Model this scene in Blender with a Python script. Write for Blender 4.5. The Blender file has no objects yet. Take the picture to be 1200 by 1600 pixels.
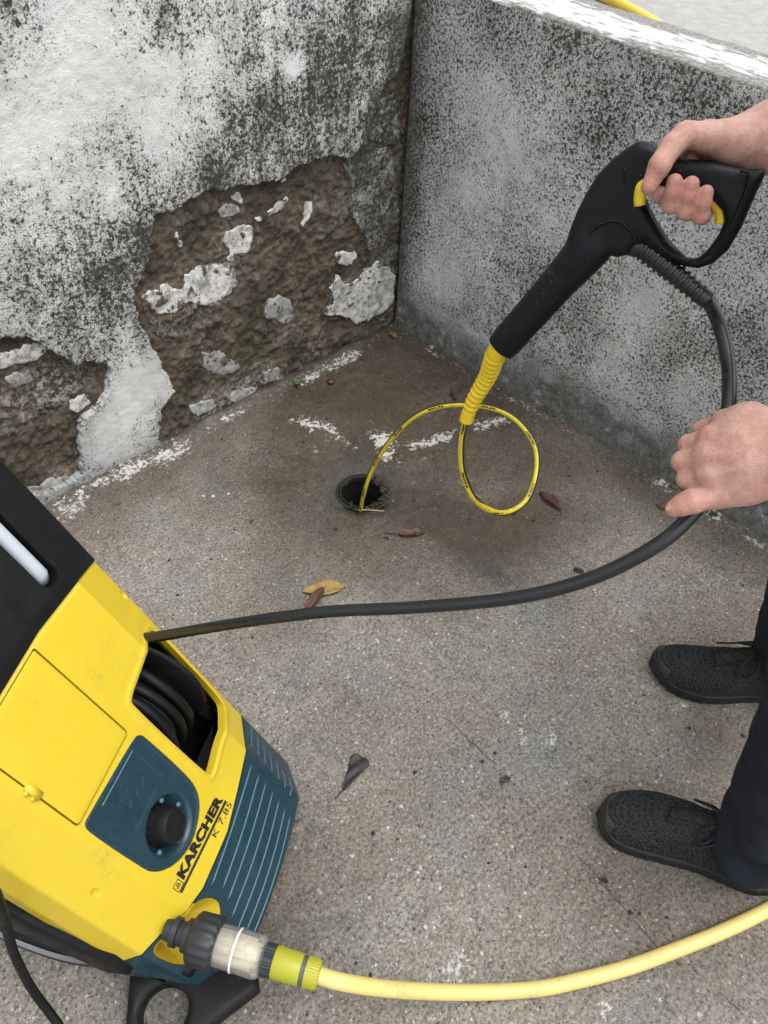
import bpy, math
import numpy as np
from mathutils import Matrix, Vector

rng = np.random.default_rng(7)
SC = bpy.context.scene
COL = SC.collection

# ------------------------------------------------------------------ camera
FPX = 1200.0
CAM = np.array([-1.57912, -1.45342, 1.35])
_y, _p, _r = math.radians(42.7558), math.radians(45.944), math.radians(3.2265)
c_f = np.array([math.cos(_y)*math.cos(_p), math.sin(_y)*math.cos(_p), -math.sin(_p)])
_r0 = np.array([math.sin(_y), -math.cos(_y), 0.0])
_u0 = np.cross(_r0, c_f)
c_r = math.cos(_r)*_r0 + math.sin(_r)*_u0
c_u = -math.sin(_r)*_r0 + math.cos(_r)*_u0
cam = bpy.data.cameras.new('camera')
cam.sensor_fit = 'VERTICAL'
cam.angle = 2*math.atan(800/FPX)
cam.clip_start = 0.02
cam.clip_end = 500
cam_o = bpy.data.objects.new('camera', cam)
m = Matrix.Identity(4)
for i in range(3):
    m[i][0], m[i][1], m[i][2], m[i][3] = c_r[i], c_u[i], -c_f[i], CAM[i]
cam_o.matrix_world = m
COL.objects.link(cam_o)
SC.camera = cam_o

# ------------------------------------------------------------------ sky, sun, exposure
SUN_EL, SUN_AZ = math.radians(70), math.radians(-60)
w = bpy.data.worlds.new('World')
SC.world = w
w.use_nodes = True
wn, wl = w.node_tree.nodes, w.node_tree.links
sky = wn.new('ShaderNodeTexSky')
sky.sky_type = 'NISHITA'
sky.sun_disc = False
sky.sun_elevation = SUN_EL
sky.sun_rotation = math.pi/2 - SUN_AZ
sky.air_density = 1.6
sky.dust_density = 4.0
hs = wn.new('ShaderNodeHueSaturation')
hs.inputs['Saturation'].default_value = 0.22
wl.new(sky.outputs[0], hs.inputs['Color'])
wl.new(hs.outputs[0], wn['Background'].inputs['Color'])
wn['Background'].inputs['Strength'].default_value = 0.15
sun = bpy.data.lights.new('sun', 'SUN')
sun.energy = 0.6
sun.angle = math.radians(55)
sun.color = (1.0, 0.97, 0.93)
sun_o = bpy.data.objects.new('sun', sun)
sd = Vector((math.cos(SUN_AZ)*math.cos(SUN_EL), math.sin(SUN_AZ)*math.cos(SUN_EL), math.sin(SUN_EL)))
sun_o.rotation_euler = sd.to_track_quat('Z', 'Y').to_euler()
COL.objects.link(sun_o)
SC.view_settings.view_transform = 'Standard'
SC.view_settings.look = 'None'
SC.view_settings.exposure = 0.84
SC.view_settings.gamma = 1.0

# ------------------------------------------------------------------ helpers: places
def V(*a): return np.array(a, float)
def unit(v): return v/np.linalg.norm(v)
def ray(px, py): return (px-600)/FPX*c_r - (py-800)/FPX*c_u + c_f
def at(px, py, dep): return CAM + dep*ray(px, py)
def on(px, py, ax='z', val=0.0):
    i = 'xyz'.index(ax); d = ray(px, py)
    return CAM + (val-CAM[i])/d[i]*d
def onplane(px, py, o, n):
    d = ray(px, py)
    return CAM + ((o-CAM)@n)/(d@n)*d

# ------------------------------------------------------------------ helpers: noise
def _hash(ix, iy, iz, seed):
    h = (ix.astype(np.int64)*374761393 + iy.astype(np.int64)*668265263 + iz.astype(np.int64)*2147483647 + seed*69069) & 0xffffffff
    h = ((h ^ (h >> 13))*1274126177) & 0xffffffff
    h = h ^ (h >> 16)
    return h.astype(np.float64)/4294967295.0
def vnoise(x, y, z=None, seed=0):
    x = np.asarray(x, float); y = np.asarray(y, float)
    fx, fy = np.floor(x), np.floor(y)
    tx, ty = x-fx, y-fy
    tx = tx*tx*(3-2*tx); ty = ty*ty*(3-2*ty)
    if z is None:
        z0 = np.zeros_like(fx)
        g = lambda a, b: _hash(fx+a, fy+b, z0, seed)
        return (g(0, 0)*(1-tx)+g(1, 0)*tx)*(1-ty) + (g(0, 1)*(1-tx)+g(1, 1)*tx)*ty
    fz = np.floor(z); tz = z-fz; tz = tz*tz*(3-2*tz)
    g = lambda a, b, c: _hash(fx+a, fy+b, fz+c, seed)
    lo = (g(0, 0, 0)*(1-tx)+g(1, 0, 0)*tx)*(1-ty) + (g(0, 1, 0)*(1-tx)+g(1, 1, 0)*tx)*ty
    hi = (g(0, 0, 1)*(1-tx)+g(1, 0, 1)*tx)*(1-ty) + (g(0, 1, 1)*(1-tx)+g(1, 1, 1)*tx)*ty
    return lo*(1-tz)+hi*tz
def fbm(x, y, sc, octv=4, rough=0.5, seed=0, z=None):
    s, a, t = 0, 1.0, 0
    for o in range(octv):
        k = sc*2**o
        s = s + a*(vnoise(x*k+17.3*o, y*k-9.1*o, None if z is None else z*k, seed+o) - 0.5)
        t += a; a *= rough
    return s/t*2       # about -1..1
def worley(x, y, sc, seed=0):
    x = x*sc; y = y*sc
    fx, fy = np.floor(x), np.floor(y)
    d1 = np.full(x.shape, 9.0); d2 = d1.copy(); idv = np.zeros_like(x)
    z0 = np.zeros_like(fx)
    for a in (-1, 0, 1):
        for b in (-1, 0, 1):
            cx = fx+a; cy = fy+b
            px = cx+_hash(cx, cy, z0, seed); py = cy+_hash(cx, cy, z0, seed+5)
            d = np.hypot(px-x, py-y)
            n = d < d1
            d2 = np.where(n, d1, np.minimum(d2, d)); idv = np.where(n, _hash(cx, cy, z0, seed+9), idv)
            d1 = np.where(n, d, d1)
    return d1, d2, idv
def sstep(a, b, x):
    t = np.clip((x-a)/(b-a), 0, 1); return t*t*(3-2*t)
def polysdf(P, x, y):
    P = np.asarray(P, float); x = np.asarray(x, float); y = np.asarray(y, float)
    d = np.full(x.shape, 1e9); ins = np.zeros(x.shape, bool)
    for i in range(len(P)):
        a = P[i]; b = P[(i+1) % len(P)]; e = b-a
        wx, wy = x-a[0], y-a[1]
        t = np.clip((wx*e[0]+wy*e[1])/(e@e+1e-12), 0, 1)
        d = np.minimum(d, (wx-t*e[0])**2+(wy-t*e[1])**2)
        c = (a[1] > y) != (b[1] > y)
        if abs(e[1]) > 1e-12:
            ins ^= c & (x < e[0]*(y-a[1])/e[1]+a[0])
    d = np.sqrt(d)
    return np.where(ins, -d, d)
def linedist(P, x, y):
    P = np.asarray(P, float); d = np.full(np.shape(x), 1e9)
    for a, b in zip(P[:-1], P[1:]):
        e = b-a; wx, wy = x-a[0], y-a[1]
        t = np.clip((wx*e[0]+wy*e[1])/(e@e+1e-12), 0, 1)
        d = np.minimum(d, np.hypot(wx-t*e[0], wy-t*e[1]))
    return d
def smin(a, b, k):
    h = np.clip(0.5+0.5*(b-a)/k, 0, 1)
    return b*(1-h)+a*h-k*h*(1-h)

# ------------------------------------------------------------------ helpers: meshes and objects
def mesh(name, verts, quads, tris=None, smooth=True, attrs=None):
    me = bpy.data.meshes.new(name)
    verts = np.asarray(verts, np.float32); quads = np.asarray(quads, np.int32).reshape(-1, 4)
    tris = np.zeros((0, 3), np.int32) if tris is None else np.asarray(tris, np.int32).reshape(-1, 3)
    me.vertices.add(len(verts)); me.vertices.foreach_set('co', verts.ravel())
    loops = np.concatenate([quads.ravel(), tris.ravel()])
    me.loops.add(len(loops)); me.loops.foreach_set('vertex_index', loops)
    n = len(quads)+len(tris)
    st = np.concatenate([np.arange(len(quads))*4, len(quads)*4+np.arange(len(tris))*3]).astype(np.int32)
    me.polygons.add(n); me.polygons.foreach_set('loop_start', st)
    me.update(calc_edges=True); me.validate()
    if smooth:
        me.polygons.foreach_set('use_smooth', np.ones(len(me.polygons), bool))
    for k, v in (attrs or {}).items():
        me.attributes.new(k, 'FLOAT', 'POINT').data.foreach_set('value', np.asarray(v, np.float32).ravel())
    return me
def obj(name, me, mat=None, parent=None, **props):
    if me is not None and mat is not None and not me.materials:
        me.materials.append(mat)
    o = bpy.data.objects.new(name, me); COL.objects.link(o)
    if parent is not None: o.parent = parent
    for k, v in props.items(): o[k] = v
    return o
def thing(name, label, cat, loc=(0, 0, 0), group=None):
    o = obj(name, None, label=label, category=cat)
    o.empty_display_size = 0.1
    if group: o['group'] = group
    return o
def ppart(name, me, mat, parent, **k): return obj(name, me, mat, parent, **k)
def join(parts):
    """[(verts, quads, tris)] -> one array set"""
    vs, qs, ts, n = [], [], [], 0
    for p in parts:
        v, q_ = np.asarray(p[0], float), np.asarray(p[1], int).reshape(-1, 4)
        t_ = np.asarray(p[2], int).reshape(-1, 3) if len(p) > 2 and p[2] is not None else np.zeros((0, 3), int)
        vs.append(v); qs.append(q_+n); ts.append(t_+n); n += len(v)
    return np.concatenate(vs), np.concatenate(qs), np.concatenate(ts)
def boxm(lo, hi):
    x0, y0, z0 = lo; x1, y1, z1 = hi
    v = [(x0, y0, z0), (x1, y0, z0), (x1, y1, z0), (x0, y1, z0), (x0, y0, z1), (x1, y0, z1), (x1, y1, z1), (x0, y1, z1)]
    return np.array(v), np.array([(0, 3, 2, 1), (4, 5, 6, 7), (0, 1, 5, 4), (1, 2, 6, 5), (2, 3, 7, 6), (3, 0, 4, 7)]), None
def gridq(ni, nj):
    i, j = np.meshgrid(np.arange(ni-1), np.arange(nj-1), indexing='ij')
    a = (i*nj+j).ravel()
    return np.stack([a, a+nj, a+nj+1, a+1], 1)
def sheet(u0, u1, v0, v1, step, sdf, pos, thick=0.0, flip=False, vstep=None):
    """grid over (u,v), kept where sdf<0, its rim snapped to the contour and turned back by `thick`;
    pos(u,v,back)->xyz. Returns verts, quads, (u,v) of the verts."""
    us = np.arange(u0, u1+step*.5, step); vs = np.arange(v0, v1+(vstep or step)*.5, vstep or step)
    nu, nv = len(us), len(vs)
    Ug, Vg = [a.ravel() for a in np.meshgrid(us, vs, indexing='ij')]
    q = gridq(nu, nv)
    if sdf is not None:
        s = sdf(Ug, Vg)
        q = q[s[q].mean(1) < 0]
    cnt = np.bincount(q.ravel(), minlength=len(Ug))
    ed = np.concatenate([q[:, [0, 1]], q[:, [1, 2]], q[:, [2, 3]], q[:, [3, 0]]])
    key = np.sort(ed, 1); key = key[:, 0].astype(np.int64)*len(Ug)+key[:, 1]
    uq, inv, c = np.unique(key, return_inverse=True, return_counts=True)
    be = ed[c[inv] == 1]
    if sdf is not None and len(be):
        b = np.unique(be.ravel())
        # leave rim vertices on the outer grid frame alone
        e = step*.05
        fr = (Ug[b] <= us[0]+e) | (Ug[b] >= us[-1]-e) | (Vg[b] <= vs[0]+e) | (Vg[b] >= vs[-1]-e)
        b = b[~fr]
        for _ in range(3):
            h = step*.25
            f = sdf(Ug[b], Vg[b])
            gx = (sdf(Ug[b]+h, Vg[b])-f)/h; gy = (sdf(Ug[b], Vg[b]+h)-f)/h
            g2 = gx*gx+gy*gy+1e-6
            mv = np.clip(f/np.sqrt(g2), -step, step)*0.8
            Ug[b] = Ug[b]-mv*gx/np.sqrt(g2); Vg[b] = Vg[b]-mv*gy/np.sqrt(g2)
    used = np.where(cnt > 0)[0]
    mp_ = np.full(len(Ug), -1); mp_[used] = np.arange(len(used))
    q = mp_[q]; be = mp_[be]; U_, V_ = Ug[used], Vg[used]
    P = pos(U_, V_, 0.0)
    if thick > 0 and len(be):
        b = np.unique(be.ravel()); mb = np.full(len(U_), -1); mb[b] = np.arange(len(b))+len(U_)
        P = np.concatenate([P, pos(U_[b], V_[b], thick)])
        q = np.concatenate([q, np.stack([be[:, 1], be[:, 0], mb[be[:, 0]], mb[be[:, 1]]], 1)])
        U_ = np.concatenate([U_, U_[b]]); V_ = np.concatenate([V_, V_[b]])
    if flip: q = q[:, ::-1]
    return P, q, (U_, V_)
def nets(f, lo, hi, step):
    """surface nets of f(X,Y,Z)=0 (negative inside) -> verts, quads"""
    lo = np.asarray(lo, float); hi = np.asarray(hi, float)
    n = np.maximum(3, np.ceil((hi-lo)/step).astype(int)+1)
    ax = [lo[i]+np.arange(n[i])*step for i in range(3)]
    X, Y, Z = np.meshgrid(*ax, indexing='ij', sparse=True)
    F = np.broadcast_to(f(X, Y, Z), n).astype(np.float32)
    S = F < 0
    def cr(a, k): return a[tuple(slice(k[i], n[i]-1+k[i]) for i in range(3))]
    ks = [(i, j, k) for i in (0, 1) for j in (0, 1) for k in (0, 1)]
    tot = sum(cr(S, k).astype(np.int8) for k in ks)
    ci = np.stack(np.where((tot > 0) & (tot < 8)), 1)
    idx = np.full(n-1, -1, np.int64); idx[tuple(ci.T)] = np.arange(len(ci))
    acc = np.zeros((len(ci), 3)); cnt = np.zeros(len(ci))
    for a in ks:
        for d in range(3):
            if a[d]: continue
            b = list(a); b[d] = 1
            fa = F[tuple((ci+a).T)].astype(float); fb = F[tuple((ci+b).T)].astype(float)
            cs = (fa < 0) != (fb < 0)
            t = np.where(cs, fa/(fa-fb+1e-20), 0)
            p = np.array(a, float)+np.zeros((len(ci), 3)); p[:, d] += t
            acc += np.where(cs[:, None], p, 0); cnt += cs
    P = lo+(ci+acc/cnt[:, None])*step
    qs = []
    for d in range(3):
        o = [(1, 2), (2, 0), (0, 1)][d]
        sl0 = [slice(None)]*3; sl1 = [slice(None)]*3
        sl0[d] = slice(0, n[d]-1); sl1[d] = slice(1, n[d])
        A, B = S[tuple(sl0)], S[tuple(sl1)]
        e = np.stack(np.where(A != B), 1)
        ok = np.all([(e[:, k] > 0) & (e[:, k] < n[k]-1) for k in o], axis=0)
        e = e[ok]
        if not len(e): continue
        s = S[tuple(e.T)]
        d0 = np.zeros(3, int); d0[o[0]] = 1; d1 = np.zeros(3, int); d1[o[1]] = 1
        q = np.stack([idx[tuple((e-d0-d1).T)], idx[tuple((e-d1).T)], idx[tuple(e.T)], idx[tuple((e-d0).T)]], 1)
        q[~s] = q[~s][:, ::-1]
        qs.append(q)
    return P, np.concatenate(qs)
def cap(X, Y, Z, a, b, ra, rb):
    e = b-a; L = e@e+1e-12
    t = np.clip(((X-a[0])*e[0]+(Y-a[1])*e[1]+(Z-a[2])*e[2])/L, 0, 1)
    return np.sqrt((X-a[0]-t*e[0])**2+(Y-a[1]-t*e[1])**2+(Z-a[2]-t*e[2])**2)-(ra+(rb-ra)*t)
def spline(P, n=12, loop=False):
    P = np.asarray(P, float); out = []
    Q = np.vstack([2*P[0]-P[1], P, 2*P[-1]-P[-2]])
    for i in range(1, len(Q)-2):
        p0, p1, p2, p3 = Q[i-1:i+3]
        for t in np.arange(n)/n:
            out.append(.5*((2*p1)+(-p0+p2)*t+(2*p0-5*p1+4*p2-p3)*t*t+(-p0+3*p1-3*p2+p3)*t**3))
    out.append(P[-1])
    out = np.array(out)
    s = np.concatenate([[0], np.cumsum(np.linalg.norm(np.diff(out, axis=0), axis=1))])
    t = np.linspace(0, s[-1], len(out))
    return np.stack([np.interp(t, s, out[:, k]) for k in range(out.shape[1])], 1)
def tube(P, r, seg=12, closed=True, up=None, flat=1.0):
    """swept ring; r scalar, array, or function of arc-length"""
    P = np.asarray(P, float); n = len(P)
    s = np.concatenate([[0], np.cumsum(np.linalg.norm(np.diff(P, axis=0), axis=1))])
    R = r(s) if callable(r) else np.broadcast_to(np.asarray(r, float), n)
    T = np.gradient(P, axis=0); T /= np.linalg.norm(T, axis=1)[:, None]+1e-12
    nrm = np.cross(T[0], (0, 0, 1) if up is None else up)
    if np.linalg.norm(nrm) < 1e-4: nrm = np.cross(T[0], (1, 0, 0))
    nrm = unit(nrm); vs = []
    a = np.arange(seg)/seg*2*math.pi
    for i in range(n):
        nrm = unit(nrm-(nrm@T[i])*T[i]); b = np.cross(T[i], nrm)
        vs.append(P[i]+R[i]*(np.cos(a)[:, None]*nrm+flat*np.sin(a)[:, None]*b))
    v = np.concatenate(vs)
    i, j = np.meshgrid(np.arange(n-1), np.arange(seg), indexing='ij')
    k = (j+1) % seg
    q = np.stack([i*seg+j, i*seg+k, (i+1)*seg+k, (i+1)*seg+j], -1).reshape(-1, 4)
    t = None
    if closed:
        c0, c1 = len(v), len(v)+1
        v = np.vstack([v, P[0], P[-1]])
        jj = np.arange(seg); kk = (jj+1) % seg
        t = np.concatenate([np.stack([np.full(seg, c0), kk, jj], 1), np.stack([np.full(seg, c1), (n-1)*seg+jj, (n-1)*seg+kk], 1)])
    return v, q, t
def lathe(o, axis, prof, seg=32, caps=True, ridge=None):
    """prof: list of (dist along axis, radius)"""
    axis = unit(np.asarray(axis, float))
    n1 = unit(np.cross(axis, (0, 0, 1) if abs(axis[2]) < .9 else (1, 0, 0))); n2 = np.cross(axis, n1)
    a = np.arange(seg)/seg*2*math.pi; vs = []
    for d, r in prof:
        rr = np.full(seg, r)
        if ridge is not None: rr = rr+ridge(d, a)
        vs.append(np.asarray(o)+axis*d+rr[:, None]*(np.cos(a)[:, None]*n1+np.sin(a)[:, None]*n2))
    n = len(prof); v = np.concatenate(vs)
    i, j = np.meshgrid(np.arange(n-1), np.arange(seg), indexing='ij'); k = (j+1) % seg
    q = np.stack([i*seg+j, i*seg+k, (i+1)*seg+k, (i+1)*seg+j], -1).reshape(-1, 4)
    t = None
    if caps:
        c0, c1 = len(v), len(v)+1
        v = np.vstack([v, np.asarray(o)+axis*prof[0][0], np.asarray(o)+axis*prof[-1][0]])
        jj = np.arange(seg); kk = (jj+1) % seg
        t = np.concatenate([np.stack([np.full(seg, c0), kk, jj], 1), np.stack([np.full(seg, c1), (n-1)*seg+jj, (n-1)*seg+kk], 1)])
    return v, q, t
def M_(name, t, **k): return mesh(name, t[0], t[1], t[2] if len(t) > 2 and not isinstance(t[2], tuple) else None, **k)
def auto_sharp(me, deg=35):
    me.set_sharp_from_angle(angle=math.radians(deg))

# ------------------------------------------------------------------ helpers: materials
class NT:
    def __init__(s, name):
        s.mat = bpy.data.materials.new(name); s.mat.use_nodes = True
        s.t = s.mat.node_tree; s.b = s.t.nodes['Principled BSDF']; s.co = None
    def n(s, typ, ins=None, **props):
        nd = s.t.nodes.new('ShaderNode'+typ)
        for k, v in props.items(): setattr(nd, k, v)
        for k, v in (ins or {}).items(): s.set(nd.inputs[k], v)
        return nd
    def set(s, sock, v):
        if isinstance(v, bpy.types.NodeSocket): s.t.links.new(v, sock)
        elif isinstance(v, tuple) and len(v) == 3 and sock.type == 'RGBA': sock.default_value = (*v, 1)
        else: sock.default_value = v
    def coord(s):
        if s.co is None: s.co = s.n('TexCoord').outputs['Object']
        return s.co
    def noise(s, scale, detail=4, rough=.55, vec=None, dist=0.0):
        return s.n('TexNoise', {'Vector': vec or s.coord(), 'Scale': scale, 'Detail': detail, 'Roughness': rough, 'Distortion': dist}).outputs['Fac']
    def vor(s, scale, feature='F1', out='Distance', vec=None, rand=1.0):
        return s.n('TexVoronoi', {'Vector': vec or s.coord(), 'Scale': scale, 'Randomness': rand}, feature=feature).outputs[out]
    def math(s, op, a, b=0.0, clamp=False):
        nd = s.n('Math', operation=op, use_clamp=clamp); s.set(nd.inputs[0], a); s.set(nd.inputs[1], b); return nd.outputs[0]
    def ramp(s, x, a, b, lo=0.0, hi=1.0):
        nd = s.n('MapRange', {'Value': x, 'From Min': a, 'From Max': b, 'To Min': lo, 'To Max': hi}, interpolation_type='SMOOTHSTEP'); return nd.outputs[0]
    def mix(s, f, a, b, mode='MIX'):
        nd = s.n('Mix', data_type='RGBA', blend_type=mode); s.set(nd.inputs[0], f); s.set(nd.inputs[6], a); s.set(nd.inputs[7], b); return nd.outputs[2]
    def attr(s, name): return s.n('Attribute', attribute_name=name).outputs['Fac']
    def bump(s, h, strength=.5, dist=.002, nrm=None):
        ins = {'Height': h, 'Strength': strength, 'Distance': dist}
        if nrm is not None: ins['Normal'] = nrm
        return s.n('Bump', ins).outputs[0]
    def out(s, col=None, rough=None, nrm=None, **k):
        if col is not None: s.set(s.b.inputs['Base Color'], col)
        if rough is not None: s.set(s.b.inputs['Roughness'], rough)
        if nrm is not None: s.set(s.b.inputs['Normal'], nrm)
        for a, v in k.items(): s.set(s.b.inputs[a.replace('_', ' ')], v)
        return s.mat
def plastic(name, col, rough=.4, dirt=.25, dirtcol=(.16, .14, .10), bump=.15, bscale=700, spec=.5, scuff=0.0):
    s = NT(name)
    a = s.noise(14, 6, .65); b = s.noise(160, 3, .6)
    f = s.math('MULTIPLY', s.ramp(a, .52, .75), s.math('MULTIPLY', s.ramp(b, .35, .7), dirt))
    c = s.mix(f, col, dirtcol)
    if scuff > 0:
        st = s.n('Mapping', {'Vector': s.coord(), 'Scale': (30, 160, 90), 'Rotation': (.4, .7, 1.1)}).outputs[0]
        sc = s.noise(1.0, 5, .7, vec=st)
        sf = s.math('MULTIPLY', s.ramp(sc, .63, .74), s.math('MULTIPLY', s.ramp(s.noise(9, 3), .45, .65), scuff))
        c = s.mix(sf, c, (.35, .36, .36))
        sp_ = s.math('MULTIPLY', s.ramp(s.noise(330, 2, .6), .70, .76), s.math('MULTIPLY', s.ramp(s.noise(16, 3), .45, .62), scuff))
        c = s.mix(sp_, c, (.40, .42, .43))
    r = s.ramp(s.noise(35, 5, .6), .3, .7, rough-.07, rough+.12)
    return s.out(c, r, s.bump(s.noise(bscale, 2), bump, .0004), Specular_IOR_Level=spec)

# ---- surfaces of the place
def mat_plaster(name, white=(.82, .82, .805), sp=105, fk=.50, lk=1.0):
    s = NT(name)
    den = s.attr('lichen'); damp = s.attr('damp')
    big = s.noise(7, 5, .6)
    base = s.mix(s.ramp(big, .3, .7), white, tuple(x*.80 for x in white))
    base = s.mix(s.ramp(s.noise(2.2, 3), .5, .72), base, (.70, .735, .76))
    base = s.mix(s.math('MULTIPLY', s.ramp(s.noise(30, 5, .7), .5, .75), .30), base, (.42, .40, .35))
    # black lichen: coarse and fine specks, and a soft grey-olive film that runs down in streaks
    stv = s.n('Mapping', {'Vector': s.coord(), 'Scale': (1, 1, .16)}).outputs[0]
    streak = s.noise(26, 4, .65, vec=stv)
    n2 = s.noise(sp*.16, 5, .68)
    n1 = s.noise(sp, 4, .70)
    n3 = s.noise(sp*2.3, 3, .7)
    low = s.math('ADD', s.math('ADD', s.math('MULTIPLY', n2, .20*lk), s.math('MULTIPLY', streak, .10*lk)), .15*(1-lk))
    nn = s.math('ADD', s.math('MULTIPLY', n1, .70), low)
    th = s.math('SUBTRACT', .640, s.math('MULTIPLY', den, .150))
    f = s.n('MapRange', {'Value': s.math('SUBTRACT', nn, th), 'From Min': -.015, 'From Max': .022}).outputs[0]
    n4 = s.math('ADD', s.math('MULTIPLY', n3, .70), low)
    f2 = s.n('MapRange', {'Value': s.math('SUBTRACT', n4, s.math('ADD', th, -.012)), 'From Min': -.02, 'From Max': .03}).outputs[0]
    film = s.ramp(s.math('ADD', s.math('MULTIPLY', den, .35), s.math('ADD', s.math('MULTIPLY', n2, .6), s.math('MULTIPLY', streak, .45))), .62, .98)
    fc = s.mix(s.ramp(s.noise(5, 4), .4, .62), (.20, .195, .175), (.17, .155, .105))
    c = s.mix(s.math('MULTIPLY', film, fk), base, fc)
    lc = s.mix(s.ramp(s.noise(40, 3), .35, .65), (.014, .014, .011), (.055, .050, .034))
    c = s.mix(s.math('MULTIPLY', f2, .72), c, (.045, .042, .032))
    c = s.mix(s.math('MULTIPLY', f, .95), c, lc)
    dm = s.math('MULTIPLY', damp, s.ramp(s.noise(22, 5, .7), .15, .5))
    c = s.mix(s.math('MULTIPLY', dm, .9), c, s.mix(s.ramp(s.noise(60, 5, .7), .4, .62), (.055, .062, .05), (.13, .137, .12)))
    h = s.noise(230, 4, .75)
    return s.out(c, s.math('SUBTRACT', .92, s.math('MULTIPLY', dm, .3)), s.bump(h, .8, .003))
PLASTER_L = mat_plaster('plaster_white')
PLASTER_R = mat_plaster('plaster_grey', (.84, .845, .84), 150, .16, .28)
def mat_masonry():
    s = NT('rubble_core')
    a = s.noise(16, 7, .68); b = s.noise(130, 5, .7)
    c = s.mix(s.ramp(a, .3, .7), (.058, .046, .032), (.20, .158, .108))
    c = s.mix(s.math('MULTIPLY', s.ramp(b, .5, .75), .55), c, (.19, .15, .105))
    vd = s.vor(85); vc = s.vor(85, out='Color')
    pick = s.math('GREATER_THAN', s.n('SeparateColor', {'Color': vc}).outputs[0], .86)
    c = s.mix(s.math('MULTIPLY', s.math('MULTIPLY', pick, .8), s.ramp(s.math('ADD', vd, s.noise(300, 2)), .72, .58)), c, (.40, .35, .27))
    c = s.mix(s.math('MULTIPLY', s.ramp(s.noise(5, 5, .6), .54, .66), .55), c, (.05, .058, .02))
    c = s.mix(s.math('MULTIPLY', s.attr('lime'), s.ramp(s.noise(70, 5, .8), .48, .55)), c, (.56, .54, .49))
    h = s.math('ADD', s.noise(220, 6, .75), s.math('MULTIPLY', s.noise(60, 5, .7), 1.2))
    return s.out(c, .88, s.bump(h, 1.0, .006))
MASON = mat_masonry()
def mat_patch(name, white):
    s = NT(name)
    c = s.mix(s.ramp(s.noise(45, 5, .75), .42, .64), white, tuple(x*.45 for x in white))
    c = s.mix(s.math('MULTIPLY', s.ramp(s.noise(150, 5, .75), .56, .64), .8), c, (.10, .085, .06))
    c = s.mix(s.math('MULTIPLY', s.ramp(s.noise(40, 5, .7), .55, .66), .8), c, (.10, .10, .095))
    return s.out(c, .9, s.bump(s.noise(260, 4, .7), .5, .0015))
PATCH = mat_patch('lime_patch', (.74, .73, .69))
PATCH_G = mat_patch('mortar_patch', (.42, .42, .40))
def mat_ground():
    s = NT('yard_concrete')
    wet, whi, stn, crk = s.attr('wet'), s.attr('lime'), s.attr('stain'), s.attr('crack')
    a = s.noise(3.2, 6, .62); b = s.noise(34, 6, .7)
    c = s.mix(s.ramp(a, .32, .68), (.245, .210, .168), (.332, .303, .266))
    c = s.mix(s.math('MULTIPLY', s.ramp(b, .40, .66), .6), c, (.165, .143, .117))
    c = s.mix(s.math('MULTIPLY', s.ramp(s.noise(5.5, 5, .65), .50, .66), .7), c, (.215, .225, .225))  # blue-grey patches paint the sky reflected in a wet film
    # aggregate: grit grains of several sizes
    for sc, thr, colr, k in ((230, .55, (.075, .066, .058), .8), (165, .84, (.50, .47, .42), .85), (115, .945, (.66, .64, .59), .9), (120, .93, (.045, .042, .04), .85)):
        vn = s.n('TexVoronoi', {'Vector': s.coord(), 'Scale': sc}); vd = vn.outputs['Distance']; vc = s.n('SeparateColor', {'Color': vn.outputs['Color']})
        p = s.math('GREATER_THAN', vc.outputs[0], thr)
        sz = s.math('ADD', .22, s.math('MULTIPLY', vc.outputs[1], .2))
        p = s.math('MULTIPLY', p, s.ramp(s.math('SUBTRACT', sz, vd), 0.0, .08))
        c = s.mix(s.math('MULTIPLY', p, k), c, colr)
    g1_ = s.noise(165, 5, .85)
    c = s.mix(s.ramp(g1_, .36, .50, .92, 0.0), c, (.050, .043, .036))
    c = s.mix(s.ramp(g1_, .52, .64, 0.0, .66), c, (.53, .50, .455))
    c = s.mix(s.math('MULTIPLY', wet, .95), c, s.mix(1.0, c, (.23, .175, .112), 'MULTIPLY'))
    sm = s.math('MULTIPLY', stn, s.ramp(s.noise(45, 6, .75), .36, .6))
    c = s.mix(s.math('MULTIPLY', sm, .85), c, (.042, .043, .042))
    wm = s.ramp(s.math('ADD', s.math('MULTIPLY', whi, .17), s.noise(85, 5, .8)), .60, .66)
    wm = s.math('MULTIPLY', wm, s.ramp(whi, .05, .3))
    c = s.mix(s.math('MULTIPLY', wm, .9), c, (.60, .585, .55))
    cw = s.math('ADD', s.math('ABSOLUTE', crk), s.math('MULTIPLY', s.math('SUBTRACT', s.noise(60, 5, .8), .5), .004))
    cm = s.math('SUBTRACT', 1.0, s.ramp(cw, .0004, .0016))
    c = s.mix(s.math('MULTIPLY', cm, .9), c, (.03, .028, .025))
    h = s.noise(165, 5, .85)
    r = s.math('SUBTRACT', .82, s.math('MULTIPLY', wet, s.ramp(s.noise(18, 5), .4, .65, .15, .50)))
    return s.out(c, r, s.bump(h, .75, .0035))
GROUND = mat_ground()
def mat_pave():
    s = NT('pavement_asphalt')
    c = s.mix(s.ramp(s.noise(40, 6, .7), .35, .65), (.34, .335, .325), (.42, .415, .40))
    c = s.mix(s.math('MULTIPLY', s.ramp(s.vor(190), .35, .1), .5), c, (.22, .215, .21))
    return s.out(c, .85, s.bump(s.noise(260, 5, .7), .8, .004))
PAVE = mat_pave()
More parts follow.
